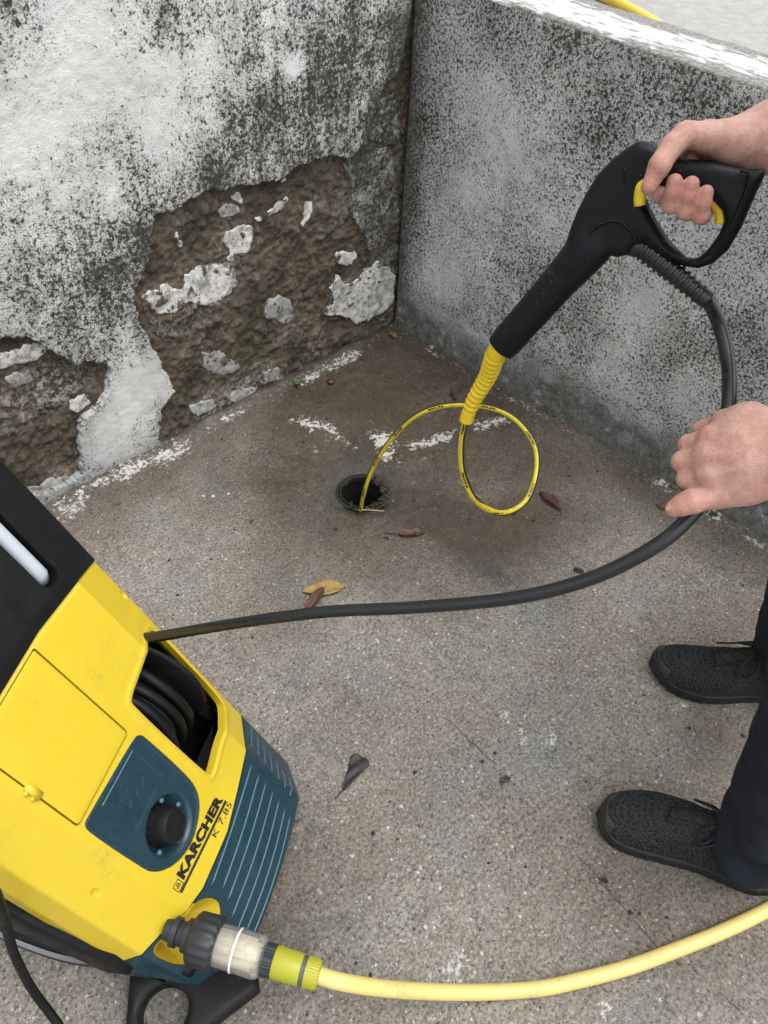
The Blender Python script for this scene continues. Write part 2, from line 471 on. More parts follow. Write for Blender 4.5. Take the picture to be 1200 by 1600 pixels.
def mat_coping():
    s = NT('worn_white_paint')
    st = s.n('Mapping', {'Vector': s.coord(), 'Scale': (1.6, .45, 1)}).outputs[0]
    n = s.noise(42, 7, .75, vec=st)
    c = s.mix(s.ramp(s.noise(12, 4), .35, .65), (.66, .67, .665), (.50, .505, .50))
    ed = s.attr('worn')
    f = s.ramp(s.math('ADD', n, s.math('MULTIPLY', ed, .3)), .55, .66)
    c = s.mix(f, c, s.mix(s.ramp(s.noise(150, 5), .4, .6), (.15, .148, .135), (.30, .29, .265)))
    return s.out(c, .8, s.bump(s.math('SUBTRACT', s.noise(200, 5, .7), f), .7, .003))
COPING = mat_coping()  # white paint, half worn away
def simple(name, col, rough=.6, bs=300, bst=.3, bd=.001, var=.25, **k):
    s = NT(name)
    c = s.mix(s.ramp(s.noise(bs*.12, 5, .65), .3, .7), col, tuple(x*(1-var) for x in col))
    return s.out(c, rough, s.bump(s.noise(bs, 4, .6), bst, bd), **k)
YELLOW = plastic('yellow_plastic', (.63, .465, .028), .36, .5, (.33, .25, .08))
BLUE = plastic('petrol_blue_plastic', (.013, .040, .058), .27, .3, (.10, .10, .09), spec=.55)
LIT_BLUE = plastic('sky_lit_blue', (.075, .165, .21), .3, .3, (.06, .08, .09))  # paler copy of the blue; sky caught on louvre edges is put into its colour
BLACK = plastic('black_plastic', (.008, .0085, .0095), .5, .35, (.05, .048, .043), .3, 900, .22, .25)
GUNBLK = plastic('gun_black', (.004, .0052, .0072), .45, .25, (.035, .04, .045), .35, 800, .22, .7)
RUBBER = plastic('black_rubber', (.0085, .010, .013), .26, .4, (.035, .035, .038), .15, 900, .6)
COILR = plastic('reel_hose_rubber', (.005, .0055, .006), .45, .3, (.03, .03, .03), .15, 900, .25)
TRIGGER = plastic('trigger_yellow', (.80, .58, .02), .35, .1)
HOSE_Y = plastic('garden_hose_yellow', (.70, .57, .20), .38, .8, (.38, .28, .13), .1, 300)
CONN = plastic('lime_yellow_connector', (.36, .36, .022), .42, .3, (.2, .18, .05))
METAL = NT('light_metal').out((.62, .64, .67), .35, Metallic=.6)
RIMM = NT('rim_highlight_grey').out((.22, .23, .24), .4)  # the grey paints a highlight along the wheel rim
BARM = NT('pale_bar').out((.46, .51, .56), .38)
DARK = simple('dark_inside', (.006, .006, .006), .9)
INK = simple('black_print', (.012, .011, .01), .5)
CLEAR = NT('clear_filter').out((.97, .95, .88), .06, Transmission_Weight=.90, IOR=1.35, Alpha=1.0)
def mat_drainhose():
    s = NT('drain_hose_yellow')
    d, a = s.attr('len'), s.attr('ang')
    st = s.math('SUBTRACT', 1.0, s.ramp(a, .36, .41))
    # printed dashes along the hose
    cell = s.math('FRACT', s.math('MULTIPLY', d, 9.0))
    dash = s.math('MULTIPLY', s.math('LESS_THAN', cell, .30), s.math('GREATER_THAN', s.noise(420, 1), .43))
    dash = s.math('MULTIPLY', dash, s.math('SUBTRACT', 1.0, s.ramp(s.math('ABSOLUTE', s.math('SUBTRACT', a, .55)), .10, .14)))
    c = s.mix(s.ramp(s.noise(90, 4), .4, .7), (.74, .60, .03), (.62, .46, .03))
    c = s.mix(dash, c, (.015, .013, .01))
    c = s.mix(s.math('MULTIPLY', st, .97), c, (.012, .011, .008))
    return s.out(c, .35, None)
DHOSE = mat_drainhose()
def mat_skin():
    s = NT('skin')
    c = s.mix(s.ramp(s.noise(45, 5, .7), .40, .60), (.535, .285, .225), (.62, .375, .305))
    c = s.mix(s.math('MULTIPLY', s.attr('flush'), .5), c, (.50, .145, .115))
    c = s.mix(s.math('MULTIPLY', s.ramp(s.noise(85, 4, .7), .58, .72), .35), c, (.46, .24, .20))
    h = s.math('ADD', s.noise(520, 4, .7), s.math('MULTIPLY', s.noise(75, 3, .6, dist=1.5), 1.3))
    return s.out(c, s.ramp(s.noise(200, 3), .3, .7, .46, .66), s.bump(h, .7, .0022), Subsurface_Weight=.06, Subsurface_Radius=(.01, .004, .002), Subsurface_Scale=.5)
SKIN = mat_skin()
NAIL = NT('nail').out((.52, .29, .24), .3)
def mat_knit():
    s = NT('knit_mesh')
    v = s.n('Mapping', {'Vector': s.coord(), 'Scale': (1, 1.5, 1.2)}).outputs[0]
    d = s.vor(235, vec=v, rand=.55)
    c = s.mix(s.ramp(d, .25, .6), (.048, .051, .057), (.009, .009, .011))
    c = s.mix(s.math('MULTIPLY', s.ramp(s.noise(20, 4), .5, .75), .3), c, (.055, .055, .055))
    return s.out(c, .72, s.bump(s.math('SUBTRACT', .6, d), .9, .0025), Specular_IOR_Level=.25)
KNIT = mat_knit()
def mat_cloth(name, col):
    s = NT(name)
    c = s.mix(s.ramp(s.noise(30, 5), .35, .7), col, tuple(x*1.6 for x in col))
    h = s.math('ADD', s.noise(900, 2), s.math('MULTIPLY', s.noise(24, 4, .55, dist=.8), 3.0))
    return s.out(c, .9, s.bump(h, .5, .002), Specular_IOR_Level=.3)
TROUSER = mat_cloth('navy_black_cotton', (.011, .0135, .021))
JACKET = mat_cloth('dark_jacket_cloth', (.016, .018, .024))
SOLE = simple('dark_sole_rubber', (.012, .012, .0125), .7)
SOLE_G = simple('grey_toe_rubber', (.030, .032, .031), .7)
LACE = simple('black_lace', (.007, .007, .008), .6, 900)
HAIR = simple('brown_hair', (.035, .022, .014), .6, 600, .8, .003)
def mat_leaf(name, c1, c2, rough=.55):
    s = NT(name)
    c = s.mix(s.ramp(s.noise(70, 5, .65), .35, .65), c1, c2)
    vein = s.math('FRACT', s.math('MULTIPLY', s.math('ADD', s.attr('along'), s.math('MULTIPLY', s.attr('across'), .5)), 9.0))
    c = s.mix(s.math('MULTIPLY', s.ramp(s.math('ABSOLUTE', s.math('SUBTRACT', vein, .5)), .10, .02), .45), c, tuple(x*.5 for x in c1))
    return s.out(c, rough, s.bump(s.noise(160, 4), .5, .002))
L_YEL = mat_leaf('leaf_yellow', (.36, .24, .07), (.26, .15, .045))
L_BRN = mat_leaf('leaf_brown', (.060, .026, .016), (.11, .05, .028), .4)
L_BLK = mat_leaf('leaf_dark', (.012, .011, .0105), (.026, .023, .021), .5)
L_GRN = mat_leaf('leaf_green', (.060, .13, .018), (.035, .085, .012))
L_BLK2 = simple('leaf_crumb', (.028, .022, .018), .7)
STRAW = simple('straw', (.46, .40, .28), .7)
PEB_W = simple('pale_chip', (.56, .54, .49), .8)
PEB_G = simple('grey_grit', (.20, .185, .165), .85)
MOSS = simple('moss', (.035, .05, .012), .9, 500, .8, .004)
MUD = simple('mud_crumbs', (.055, .040, .026), .85, 400, .7, .003)

# ================================================================== GROUND
def blob(x, y, lst, base=0.0):
    """soft spots given as (px, py, radius m, strength) on the ground"""
    a = np.full(np.shape(x), base, float)
    for px, py, r, k in lst:
        g = on(px, py)
        a = a + k*np.exp(-((x-g[0])**2+(y-g[1])**2)/(r*r))
    return a
DRAIN = on(566, 764)
DR = 0.063
def gheight(x, y):
    h = .0035*fbm(x, y, 5, 4, .5, 3) + .0022*fbm(x, y, 45, 4, .6, 11)
    d = np.hypot(x-DRAIN[0], y-DRAIN[1])
    h = h-.010*np.exp(-(d/.11)**2) - .012*sstep(.10, .062, d)*(0.6+.5*fbm(x, y, 30, 3, .5, 4))
    # small mortar fillet at the foot of both walls
    h = h+.012*np.exp(-(np.minimum(-x, -y)/.018)**2)*(.7+.6*fbm(x, y, 14, 3, .5, 8))
    f = sstep(-1.93, -1.86, x)*sstep(-1.93, -1.86, y)
    return h*f
g_sdf = lambda u, v: (DR+.004+.004*fbm(u, v, 40, 3, .5, 2)) - np.hypot(u-DRAIN[0], v-DRAIN[1])
gP, gQ, (gx, gy) = sheet(-1.95, 0.02, -1.95, 0.03, .005, g_sdf, lambda u, v, b: np.stack([u, v, gheight(u, v)-b], -1), .035)
lime = np.zeros_like(gx)
for pts, wd, k in (
        ([(110, 795), (165, 760), (215, 728), (275, 703)], .035, 1.0), ([(275, 700), (330, 668), (400, 632)], .016, .7),
        ([(470, 596), (520, 572), (560, 552)], .022, .95), ([(425, 640), (455, 655), (500, 668), (545, 680)], .028, .95),
        ([(555, 688), (600, 690)], .034, 1.5), ([(600, 712), (640, 698), (700, 682), (745, 670), (790, 655)], .020, 1.05), ([(745, 665), (785, 655)], .028, .5),
        ([(672, 545), (690, 560), (720, 575)], .016, .6), ([(770, 605), (830, 640), (900, 680)], .010, .55), ([(1035, 755), (1110, 800), (1190, 845)], .026, 1.2),
        ([(520, 690), (470, 700)], .025, .45), ([(630, 720), (720, 715)], .03, .35)):
    P = np.array([on(*p)[:2] for p in pts]); d = linedist(P, gx, gy)
    lime = np.maximum(lime, k*np.exp(-(d/wd)**2))
lime *= sstep(-.30, .30, fbm(gx, gy, 17, 4, .65, 25))
lime += blob(gx, gy, [(787, 1117, .012, .8), (815, 1150, .018, .6), (862, 1150, .02, .55), (618, 1152, .015, .5), (700, 1540, .035, .45), (715, 1508, .03, .4), (948, 1575, .015, .7), (560, 1080, .02, .4), (1060, 1105, .03, .4)])
dist_c = np.minimum(-gx, -gy)
wet = sstep(.78, .22, np.hypot(gx+.25, gy+.25)/1.25 + .22*fbm(gx, gy, 3, 4, .55, 21))*.95
wet = np.maximum(wet, .75*sstep(.30, -.05, np.minimum(-gx, -gy)-.05+.12*fbm(gx, gy, 4, 4, .6, 23)))
wet = np.maximum(wet, blob(gx, gy, [(660, 795, .11, 1.0), (730, 850, .12, .6), (800, 780, .14, .5), (500, 800, .12, .5), (600, 640, .2, .7), (560, 760, .14, .7), (900, 800, .16, .45), (330, 760, .16, .5), (1120, 1150, .10, .6), (1050, 1420, .22, .6), (1150, 950, .12, .4), (800, 850, .15, .5), (450, 1420, .12, .55), (300, 1570, .14, .5)]))
wet = np.clip(wet+.15*fbm(gx, gy, 8, 4, .6, 5), 0, 1)
stain = blob(gx, gy, [(745, 880, .06, .8), (790, 905, .05, .9), (690, 800, .05, .75), (640, 790, .06, .5), (560, 712, .05, .9), (530, 735, .045, .9), (610, 745, .045, .9), (520, 775, .03, .7), (600, 785, .03, .6), (470, 1060, .05, .35), (545, 1090, .04, .3), (760, 1000, .1, .2), (480, 1180, .1, .35), (860, 940, .04, .5), (300, 1570, .06, .4), (470, 1310, .05, .6), (420, 1470, .05, .7)])
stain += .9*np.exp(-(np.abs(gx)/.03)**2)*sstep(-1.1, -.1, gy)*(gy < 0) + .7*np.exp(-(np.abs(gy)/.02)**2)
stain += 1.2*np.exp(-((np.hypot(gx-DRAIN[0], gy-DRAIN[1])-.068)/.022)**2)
stain = np.clip(stain+.18*fbm(gx, gy, 6, 4, .6, 31), 0, 1)
def crackd(pts):
    P = np.array([on(*p)[:2] for p in pts]); d = linedist(P, gx+.006*fbm(gx, gy, 30, 3, .6, 41), gy+.006*fbm(gx, gy, 30, 3, .6, 42))
    # sign by side of the chord, so the field crosses zero along the crack
    e = P[-1]-P[0]; s = np.sign((gx-P[0][0])*e[1]-(gy-P[0][1])*e[0])
    return d*np.where(s == 0, 1, s)
c1 = crackd([(905, 1340), (935, 1375), (975, 1415), (1010, 1460), (1045, 1500)])
c2 = crackd([(1085, 1512), (1105, 1545), (1145, 1570), (1180, 1605)])
c3 = crackd([(700, 1125), (745, 1165), (775, 1195)])
crack = np.where(np.abs(c1) < np.abs(c2), c1, c2); crack = np.where(np.abs(crack) < np.abs(c3), crack, c3)
nG = len(gP)
far = -400.0
ext = np.array([(far, far, 0), (-1.95, far, 0), (far, .03, 0), (-1.95, .03, 0), (.02, far, 0), (.02, -1.95, 0), (-1.95, -1.95, 0)])
gP = np.vstack([gP, ext])
gQ = np.vstack([gQ, [(nG, nG+1, nG+3, nG+2)], [(nG+1, nG+4, nG+5, nG+6)]])
pad = lambda a: np.concatenate([a, np.zeros(7)])
ground = obj('ground', mesh('ground', gP, gQ, attrs={'lime': pad(lime), 'wet': pad(wet), 'stain': pad(stain), 'crack': np.concatenate([crack, np.ones(7)])}), GROUND, kind='structure')

# ================================================================== LEFT WALL (plaster peeled off a rubble core)
def wl(pts): return np.array([on(px, py, 'y', 0.0)[[0, 2]] for px, py in pts])
c8 = lambda L: [(a/1.818, 200+b/1.818) for a, b in L]
polyA = np.vstack([wl([(250, 690), (253, 640), (276, 612), (258, 575), (240, 540), (215, 490), (205, 474), (222, 440), (236, 392), (242, 335), (270, 325), (300, 312), (330, 299), (362, 296), (400, 287), (440, 280), (468, 260), (500, 245), (520, 236), (548, 246), (572, 225), (584, 180), (594, 150), (608, 128), (624, 112), (634, 70), (640, 20)]), [(-.006, 1.3), (.05, 1.3), (.05, -.06)], [wl([(250, 690)])[0]+V(.0, -.06)]])
polyB = np.vstack([wl([(132, 742), (128, 711), (129, 667), (137, 656), (165, 634), (173, 607), (175, 580), (168, 563), (146, 561), (121, 567), (96, 557), (71, 544), (52, 526), (27, 525), (0, 533), (-40, 545), (-90, 600), (-110, 690), (-70, 760), (0, 790), (70, 775)])])
def peel(u, v):
    n = .013*fbm(u, v, 18, 4, .6, 51) + .009*fbm(u, v, 70, 4, .7, 52)
    return -np.minimum(polysdf(polyA, u, v), polysdf(polyB, u, v)) + n
def wbl(x, z, lst, ax='y'):
    a = np.zeros(np.shape(x))
    for px, py, r, k in lst:
        g = on(px, py, ax, 0.0); p = g[0] if ax == 'y' else g[1]
        a = a + k*np.exp(-((x-p)**2+(z-g[2])**2)/(r*r))
    return a
plas_h = lambda u, v: .006*fbm(u, v, 3, 4, .5, 61)+.0016*fbm(u, v, 60, 4, .6, 62)
wall_l = thing('plastered_wall', 'tall white plastered wall with black lichen and peeling brown patches', 'wall')
pP, pQ, (px_, pz_) = sheet(-1.62, 0.03, 0.0, 1.26, .0036, peel, lambda u, v, b: np.stack([u, -plas_h(u, v)+b, v], -1), .026)
den = .62 + .15*fbm(px_, pz_, 3.2, 5, .6, 71) + .20*fbm(px_*1.6, pz_*.6, 10, 4, .6, 72)
den += wbl(px_, pz_, [(520, 130, .09, .35), (560, 60, .12, .30), (390, 230, .12, .30), (440, 170, .1, .28), (230, 400, .09, .35), (100, 420, .16, .12), (200, 260, .12, .10), (300, 60, .1, .15), (10, 30, .1, .35), (600, 200, .1, .4), (615, 60, .05, .5), (625, 120, .04, .5), (150, 480, .1, .2), (330, 280, .05, .4)])
den -= wbl(px_, pz_, [(455, 103, .025, .8), (235, 160, .09, .40), (100, 110, .12, .35), (50, 220, .10, .35), (180, 300, .06, .3), (330, 90, .05, .3), (200, 620, .07, .5), (170, 690, .07, .55), (130, 60, .08, .3), (230, 600, .05, .4)])
edge = np.exp(np.minimum(peel(px_, pz_), 0)/.022)
den += .18*edge*(pz_ > .3)
damp = np.clip(.8*np.exp(-pz_/.03)+.9*np.exp(px_/.035)+.42*edge*(.6+.6*fbm(px_, pz_, 12, 3, .6, 77)), 0, 1)  # corner term is mould plus painted occlusion-like shade
obj('plaster_coat', mesh('plaster_coat', pP, pQ, attrs={'lichen': np.clip(den, 0, 1.1), 'damp': damp}), PLASTER_L, wall_l)
def rub_h(u, v):
    d1, d2, i1 = worley(u+.01*fbm(u, v, 30, 2, .5, 5), v, 38, 3)
    e1, e2, i2 = worley(u, v, 95, 8)
    return .010*fbm(u, v, 9, 4, .6, 81)+.010*(1-sstep(0, .75, d1))*sstep(.35, .9, i1)+.0075*(1-sstep(0, .7, e1))*sstep(.15, .7, i2)+.005*fbm(u, v, 110, 3, .65, 82)
mP, mQ, (mx, mz) = sheet(-1.62, 0.03, -.01, 1.26, .0045, None, lambda u, v, b: np.stack([u, .022-rub_h(u, v)+b, v], -1))
limem = np.clip(.55*fbm(mx, mz, 7, 4, .6, 91)+wbl(mx, mz, [(500, 560, .05, .8), (440, 590, .05, .6), (330, 640, .05, .8), (390, 610, .05, .5), (110, 610, .06, .5), (60, 640, .08, .4), (110, 770, .08, .9), (590, 440, .06, .5), (400, 340, .08, .3), (330, 460, .08, .4)]), 0, 1)
nM = len(mP)
bx = [boxm((-7, .001, -.3), (-1.62, .35, 2.15)), boxm((-1.62, .001, 1.26), (.6, .35, 2.15)), boxm((-1.62, .05, -.3), (.35, .35, 1.26))]
v_, q_, t_ = join([(mP, mQ, None)]+[bx[2]])
obj('rubble_core', mesh('rubble_core', v_, q_, attrs={'lime': np.concatenate([limem, np.zeros(len(v_)-nM)])}), MASON, wall_l)
v_, q_, t_ = join(bx[:2]+[boxm((.031, .002, .5), (.6, .35, 1.26))])
obj('upper_plaster', mesh('upper_plaster', v_, q_, smooth=False, attrs={'lichen': np.full(len(v_), .5), 'damp': np.zeros(len(v_))}), PLASTER_L, wall_l)
# skins of lime and mortar still clinging to the core
isl = [
    (c8([(535, 440), (560, 396), (672, 386), (684, 450), (655, 492), (560, 475)]), PATCH_G, .003),
    (c8([(985, 110), (1040, 60), (1130, 60), (1142, 250), (1110, 330), (1060, 360), (1040, 300), (1000, 250), (1010, 180)]), PLASTER_L, .006),
    (c8([(1050, -60), (1150, -100), (1150, 60), (1060, 40)]), PLASTER_L, .006),
    (c8([(940, 480), (1010, 430), (1060, 400), (1090, 330), (1140, 330), (1145, 420), (1000, 470), (950, 520)]), PLASTER_L, .003),
    (c8([(440, 560), (500, 545), (520, 580), (470, 610)]), PLASTER_L, .003),
    (c8([(580, 640), (660, 650), (700, 690), (640, 720), (590, 690)]), PATCH_G, .002),
    (c8([(400, 490), (440, 465), (480, 450), (530, 470), (540, 430), (570, 400), (640, 392), (675, 415), (670, 460), (640, 500), (590, 515), (545, 505), (510, 540), (460, 530), (430, 500)]), PATCH, .008),
    (c8([(650, 300), (690, 285), (735, 280), (735, 310), (720, 350), (690, 370), (680, 390), (660, 385), (660, 350), (645, 330)]), PATCH, .007),
    (c8([(665, 215), (690, 188), (705, 205), (700, 222)]), PATCH, .007),
    (c8([(875, 225), (897, 212), (900, 245), (885, 265), (870, 283), (875, 255)]), PATCH, .006),
    (c8([(765, 490), (800, 485), (840, 490), (845, 540), (830, 560), (800, 560), (765, 550)]), PATCH_G, .007),
    (c8([(960, 360), (1020, 350), (1025, 375), (990, 400), (965, 400)]), PATCH, .009),
    (c8([(1080, 390), (1120, 400), (1140, 440), (1130, 500), (1080, 540), (1020, 560), (970, 540), (930, 535), (960, 500), (950, 460), (970, 430), (990, 450), (1030, 430)]), PATCH, .014),
    (c8([(800, 140), (830, 135), (825, 160), (805, 155)]), PATCH, .008),
    (c8([(512, 300), (528, 318), (532, 350), (518, 345)]), PATCH, .006),
    (c8([(745, 700), (800, 690), (805, 725), (760, 735)]), PATCH_G, .012),
    (c8([(650, 770), (690, 750), (740, 740), (735, 770), (700, 785), (660, 790)]), PATCH_G, .012),
    (c8([(550, 800), (600, 775), (620, 800), (570, 830)]), PATCH_G, .012),
    (c8([(-40, 660), (0, 650), (60, 640), (120, 612), (145, 635), (120, 670), (60, 680), (0, 690), (-40, 695)]), PATCH, .010),
    (c8([(200, 790), (250, 765), (268, 790), (230, 820)]), PATCH, .006),
    (c8([(60, 1040), (150, 1010), (230, 1000), (205, 1035), (120, 1065)]), PATCH_G, .012),
    (c8([(30, 720), (90, 705), (110, 725), (60, 745)]), PATCH_G, .006),
    (c8([(770, 250), (830, 205), (840, 212), (800, 245), (772, 258)]), PATCH, .005),
    (c8([(740, 262), (755, 258), (756, 272), (743, 275)]), PATCH, .006),
    (c8([(630, 235), (690, 228), (705, 245), (640, 262)]), PATCH_G, .006),
]
for k, (pts, mt, th) in enumerate(isl):
    P = wl(pts); lo, hi = P.min(0)-.02, P.max(0)+.02
    f = lambda u, v, P=P, k=k: polysdf(P, u, v)+.002+.016*fbm(u, v, 26, 5, .66, 100+k)
    a = sheet(lo[0], min(hi[0], -.001), max(lo[1], .002), hi[1], .0028, f, lambda u, v, b, th=th, k=k: np.stack([u, .022-.010*fbm(u, v, 9, 4, .6, 81)-.0050-.34*th-.0012*fbm(u, v, 40, 4, .6, 130+k)+b, v], -1), .012)
    at_ = {'lichen': np.clip(1.05+.3*fbm(*a[2], 20, 3, .6, 7), 0, 1.4), 'damp': np.clip(.45+.5*fbm(*a[2], 14, 4, .6, 9), 0, 1)} if mt is PLASTER_L else None
    if len(a[1]): obj('plaster_patch', mesh('plaster_patch', a[0], a[1], attrs=at_), mt, wall_l)

# ================================================================== RIGHT WALL (low, lichen-grey, white-painted top) and the pavement behind it
top = lambda y: .934+.035*np.clip(y, -2.5, .2)
wall_r = thing('boundary_wall', 'low grey boundary wall speckled with lichen, worn white paint on its top', 'wall')
def rw_h(u, v):
    h = .007*fbm(u, v, 2.6, 4, .5, 161)+.0022*fbm(u, v, 50, 4, .62, 162)
    t = top(u)-v
    h = h-.003*np.exp(-t/.008)*(1+.9*fbm(u, v, 25, 3, .6, 163)) + .010*np.exp(-(v/.05)**2)
    return h
rP, rQ, (ry, rz) = sheet(-2.1, 0.0, 0.0, 1.0, .0042, None, lambda u, v, b: np.stack([-rw_h(u, v*top(u))+b, u, v*top(u)], -1), vstep=.0048)
rz = rz*top(ry)
rd = .70 + .08*fbm(ry*1.7, rz*.7, 4, 5, .6, 171)+.15*fbm(ry, rz, 14, 4, .6, 172)
rd += wbl(ry, rz, [(880, 60, .08, .25), (1000, 110, .08, .25), (1100, 150, .1, .25), (930, 210, .07, .3), (780, 30, .08, .25), (660, 200, .05, .3), (640, 300, .05, .4), (900, 480, .12, .25), (1150, 560, .12, .25), (1060, 560, .1, .15), (850, 430, .06, .15)], 'x')*.7
rd -= .8*wbl(ry, rz, [(760, 160, .07, .30), (790, 240, .07, .35), (740, 300, .07, .25), (690, 430, .08, .30), (1000, 500, .08, .15), (1000, 470, .05, .2), (1060, 620, .06, .25), (960, 600, .06, .2), (860, 350, .06, .15), (1090, 590, .06, .2)], 'x')
rdm = np.clip(1.15*sstep(.21, .03, rz+.05*fbm(ry, rz, 9, 4, .6, 181)+.05*(ry+.6))+.9*np.exp(ry/.04)+.30*np.exp(-(top(ry)-rz)/.03), 0, 1)
rd = np.where(rz < .13, rd*.8, rd)+.4*np.exp(ry/.05)  # corner mould, with shade like ambient occlusion painted into it
obj('wall_face', mesh('wall_face', rP, rQ, attrs={'lichen': np.clip(rd, 0, 1.1), 'damp': rdm}), PLASTER_R, wall_r)
def cop_pos(u, v, b): 
    e = np.minimum(v-.007, .215-v)
    return np.stack([v, u, top(u)+.004+.003*fbm(u, v, 8, 4, .6, 191)-.005*np.exp(-e/.006)*(1+.9*fbm(u, v, 30, 3, .6, 192))-b], -1)
cP, cQ, (cy, cx) = sheet(-2.1, .0, .007, .215, .006, None, cop_pos, .010)
worn = np.clip(.9*np.exp(-(cx+.006)/.022)+.8*sstep(.12, .2, cx)+.4*sstep(-.45, -.8, cy)*sstep(.12, .02, cx), 0, 1)
obj('painted_top', mesh('painted_top', cP, cQ[:, ::-1], attrs={'worn': worn}), COPING, wall_r)
v_, q_, t_ = join([boxm((.03, -40, -.3), (.21, .0, .83)), boxm((.004, -40, -.3), (.21, -2.1, .845))])
obj('wall_core', mesh('wall_core', v_, q_, smooth=False, attrs={'lichen': np.full(len(v_), .5), 'damp': np.zeros(len(v_))}), PLASTER_R, wall_r)
ys = np.concatenate([[-400], np.arange(-2.5, .36, .02), [400]]); xs = np.concatenate([np.arange(.19, 1.2, .02), [2, 5, 60, 400]])
yy, xx = [a.ravel() for a in np.meshgrid(ys, xs, indexing='ij')]
zz = top(yy)-.006+.003*fbm(xx, yy, 12, 4, .6, 201)
obj('pavement', mesh('pavement', np.stack([xx, yy, zz], -1), gridq(len(ys), len(xs))[:, ::-1]), PAVE, kind='structure')

# ================================================================== DRAIN
dr = thing('floor_drain', 'open round black plastic drain pipe sunk in the concrete floor', 'drain')
R = DR
prof = [(-.40, R-.006), (-.02, R-.006), (-.012, R-.006), (-.012, R-.010), (-.008, R-.0105), (.0035, R-.010), (.004, R-.007), (-.001, R-.005), (-.002, R-.0025), (.001, R-.001), (.0005, R+.004), (-.03, R+.006)]
me = M_('pipe', lathe(DRAIN+V(0, 0, -.012), (0, 0, 1), [(d, r) for d, r in prof], 48, False)); auto_sharp(me)
obj('pipe', me, plastic('drain_plastic', (.018, .019, .018), .55, .95, (.11, .095, .07), .3, 500, .3), dr)
me = M_('pipe_bottom', lathe(DRAIN+V(0, 0, -.40), (0, 0, 1), [(0, .001), (.002, R)], 32, True)); obj('pipe_bottom', me, DARK, dr)

def rock(c, r, seed, squash=.6):
    g = np.random.default_rng(seed)
    v = []; n1, n2 = 4, 7
    for i in range(1, n1):
        for j in range(n2):
            th = math.pi*i/n1; ph = 2*math.pi*j/n2
            k = r*(.75+.5*g.random())
            v.append((k*math.sin(th)*math.cos(ph), k*math.sin(th)*math.sin(ph), k*squash*math.cos(th)))
    v += [(0, 0, r*squash), (0, 0, -r*squash)]
    v = np.array(v)+c; q = []; t = []
    for i in range(n1-2):
        for j in range(n2): q.append((i*n2+j, (i+1)*n2+j, (i+1)*n2+(j+1) % n2, i*n2+(j+1) % n2))
    a = len(v)-2
    for j in range(n2):
        t.append((a, j, (j+1) % n2)); t.append((a+1, (n1-2)*n2+(j+1) % n2, (n1-2)*n2+j))
    return v, np.array(q), np.array(t)
crumbs = []
for k in range(70):
    a = rng.uniform(-2.9, -.3)+math.radians(42); rr = R*rng.uniform(.80, 1.12)
    p = DRAIN+V(rr*math.cos(a), rr*math.sin(a), -.014+.006*rng.random()+(rr-R)*.25)
    crumbs.append(rock(p, rng.uniform(.003, .008), 500+k))
obj('silt', M_('silt', join(crumbs)), MUD, dr, kind='stuff')
ms = []
for px, py, n in ((540, 757, 7), (585, 792, 10), (595, 786, 8), (548, 790, 8)):
    g0 = on(px, py, 'z', -.006)
    for k in range(n):
        a = rng.uniform(0, 6.28); l = rng.uniform(.005, .011)
        p = g0+V(*(rng.normal(0, .006, 2)), 0)
        ms.append(tube(np.array([p, p+V(.3*l*math.cos(a), .3*l*math.sin(a), .6*l), p+V(.8*l*math.cos(a), .8*l*math.sin(a), .8*l)]), [.0014, .0022, .0004], 5))
obj('moss_tuft', M_('moss_tuft', join(ms)), MOSS, dr, kind='stuff')

# ================================================================== PRESSURE WASHER
W_AZ, W_TL = math.radians(31), math.radians(28)
wX = V(math.cos(W_AZ), math.sin(W_AZ), 0); wN = V(math.sin(W_AZ), -math.cos(W_AZ), 0)
wU = math.cos(W_TL)*V(0, 0, 1)-math.sin(W_TL)*wN; wF = math.cos(W_TL)*wN+math.sin(W_TL)*V(0, 0, 1)
W0 = V(-1.35, -1.04, 0)
_pl = np.array([(0, 0), (.125, 0), (.19, -.037), (.203, -.07), (.205, -.34)])
_s = np.concatenate([[0], np.cumsum(np.linalg.norm(np.diff(_pl, axis=0), axis=1))])
_a = np.linspace(0, _s[-1], 1400)
_px = np.interp(_a, _s, _pl[:, 0]); _pn = np.interp(_a, _s, _pl[:, 1])
def _sm(y, w, odd):
    k = np.hanning(2*w+1); k /= k.sum()
    l = (-y[1:w+1][::-1] if odd else y[1:w+1][::-1]); r = 2*y[-1]-y[-w-1:-1][::-1]
    return np.convolve(np.concatenate([l, y, r]), k, 'valid')
_px, _pn = _sm(_px, 11, True), _sm(_pn, 11, False)
def wprof(u):
    a = np.abs(u); return np.sign(u)*np.interp(a, _a, _px), np.interp(a, _a, _pn)
def wpos(u, v, h):
    """point on the washer's front: u across (wrapping round the sides), v up the sloping face, h out of it"""
    u = np.asarray(u, float); v = np.asarray(v, float)
    x, n = wprof(u)
    t = sstep(0, 1, (.22-v)/.22)
    n = n+.028*t*np.clip(1-(x/.2)**2, 0, 1)
    return W0+x[..., None]*wX+v[..., None]*wU+(n+h)[..., None]*wF
ybot_p = np.array([(-.5, .183), (-.21, .181), (-.158, .1785), (-.129, .172), (-.087, .158), (0, .155), (.067, .167), (.134, .182), (.2, .184), (.5, .184)])
ytop_p = np.array([(-.5, .575), (-.2, .582), (-.127, .602), (-.059, .606), (.036, .612), (.127, .606), (.2, .582), (.5, .575)])
ybot = lambda u: np.interp(u, ybot_p[:, 0], ybot_p[:, 1]); ytop = lambda u: np.interp(u, ytop_p[:, 0], ytop_p[:, 1])
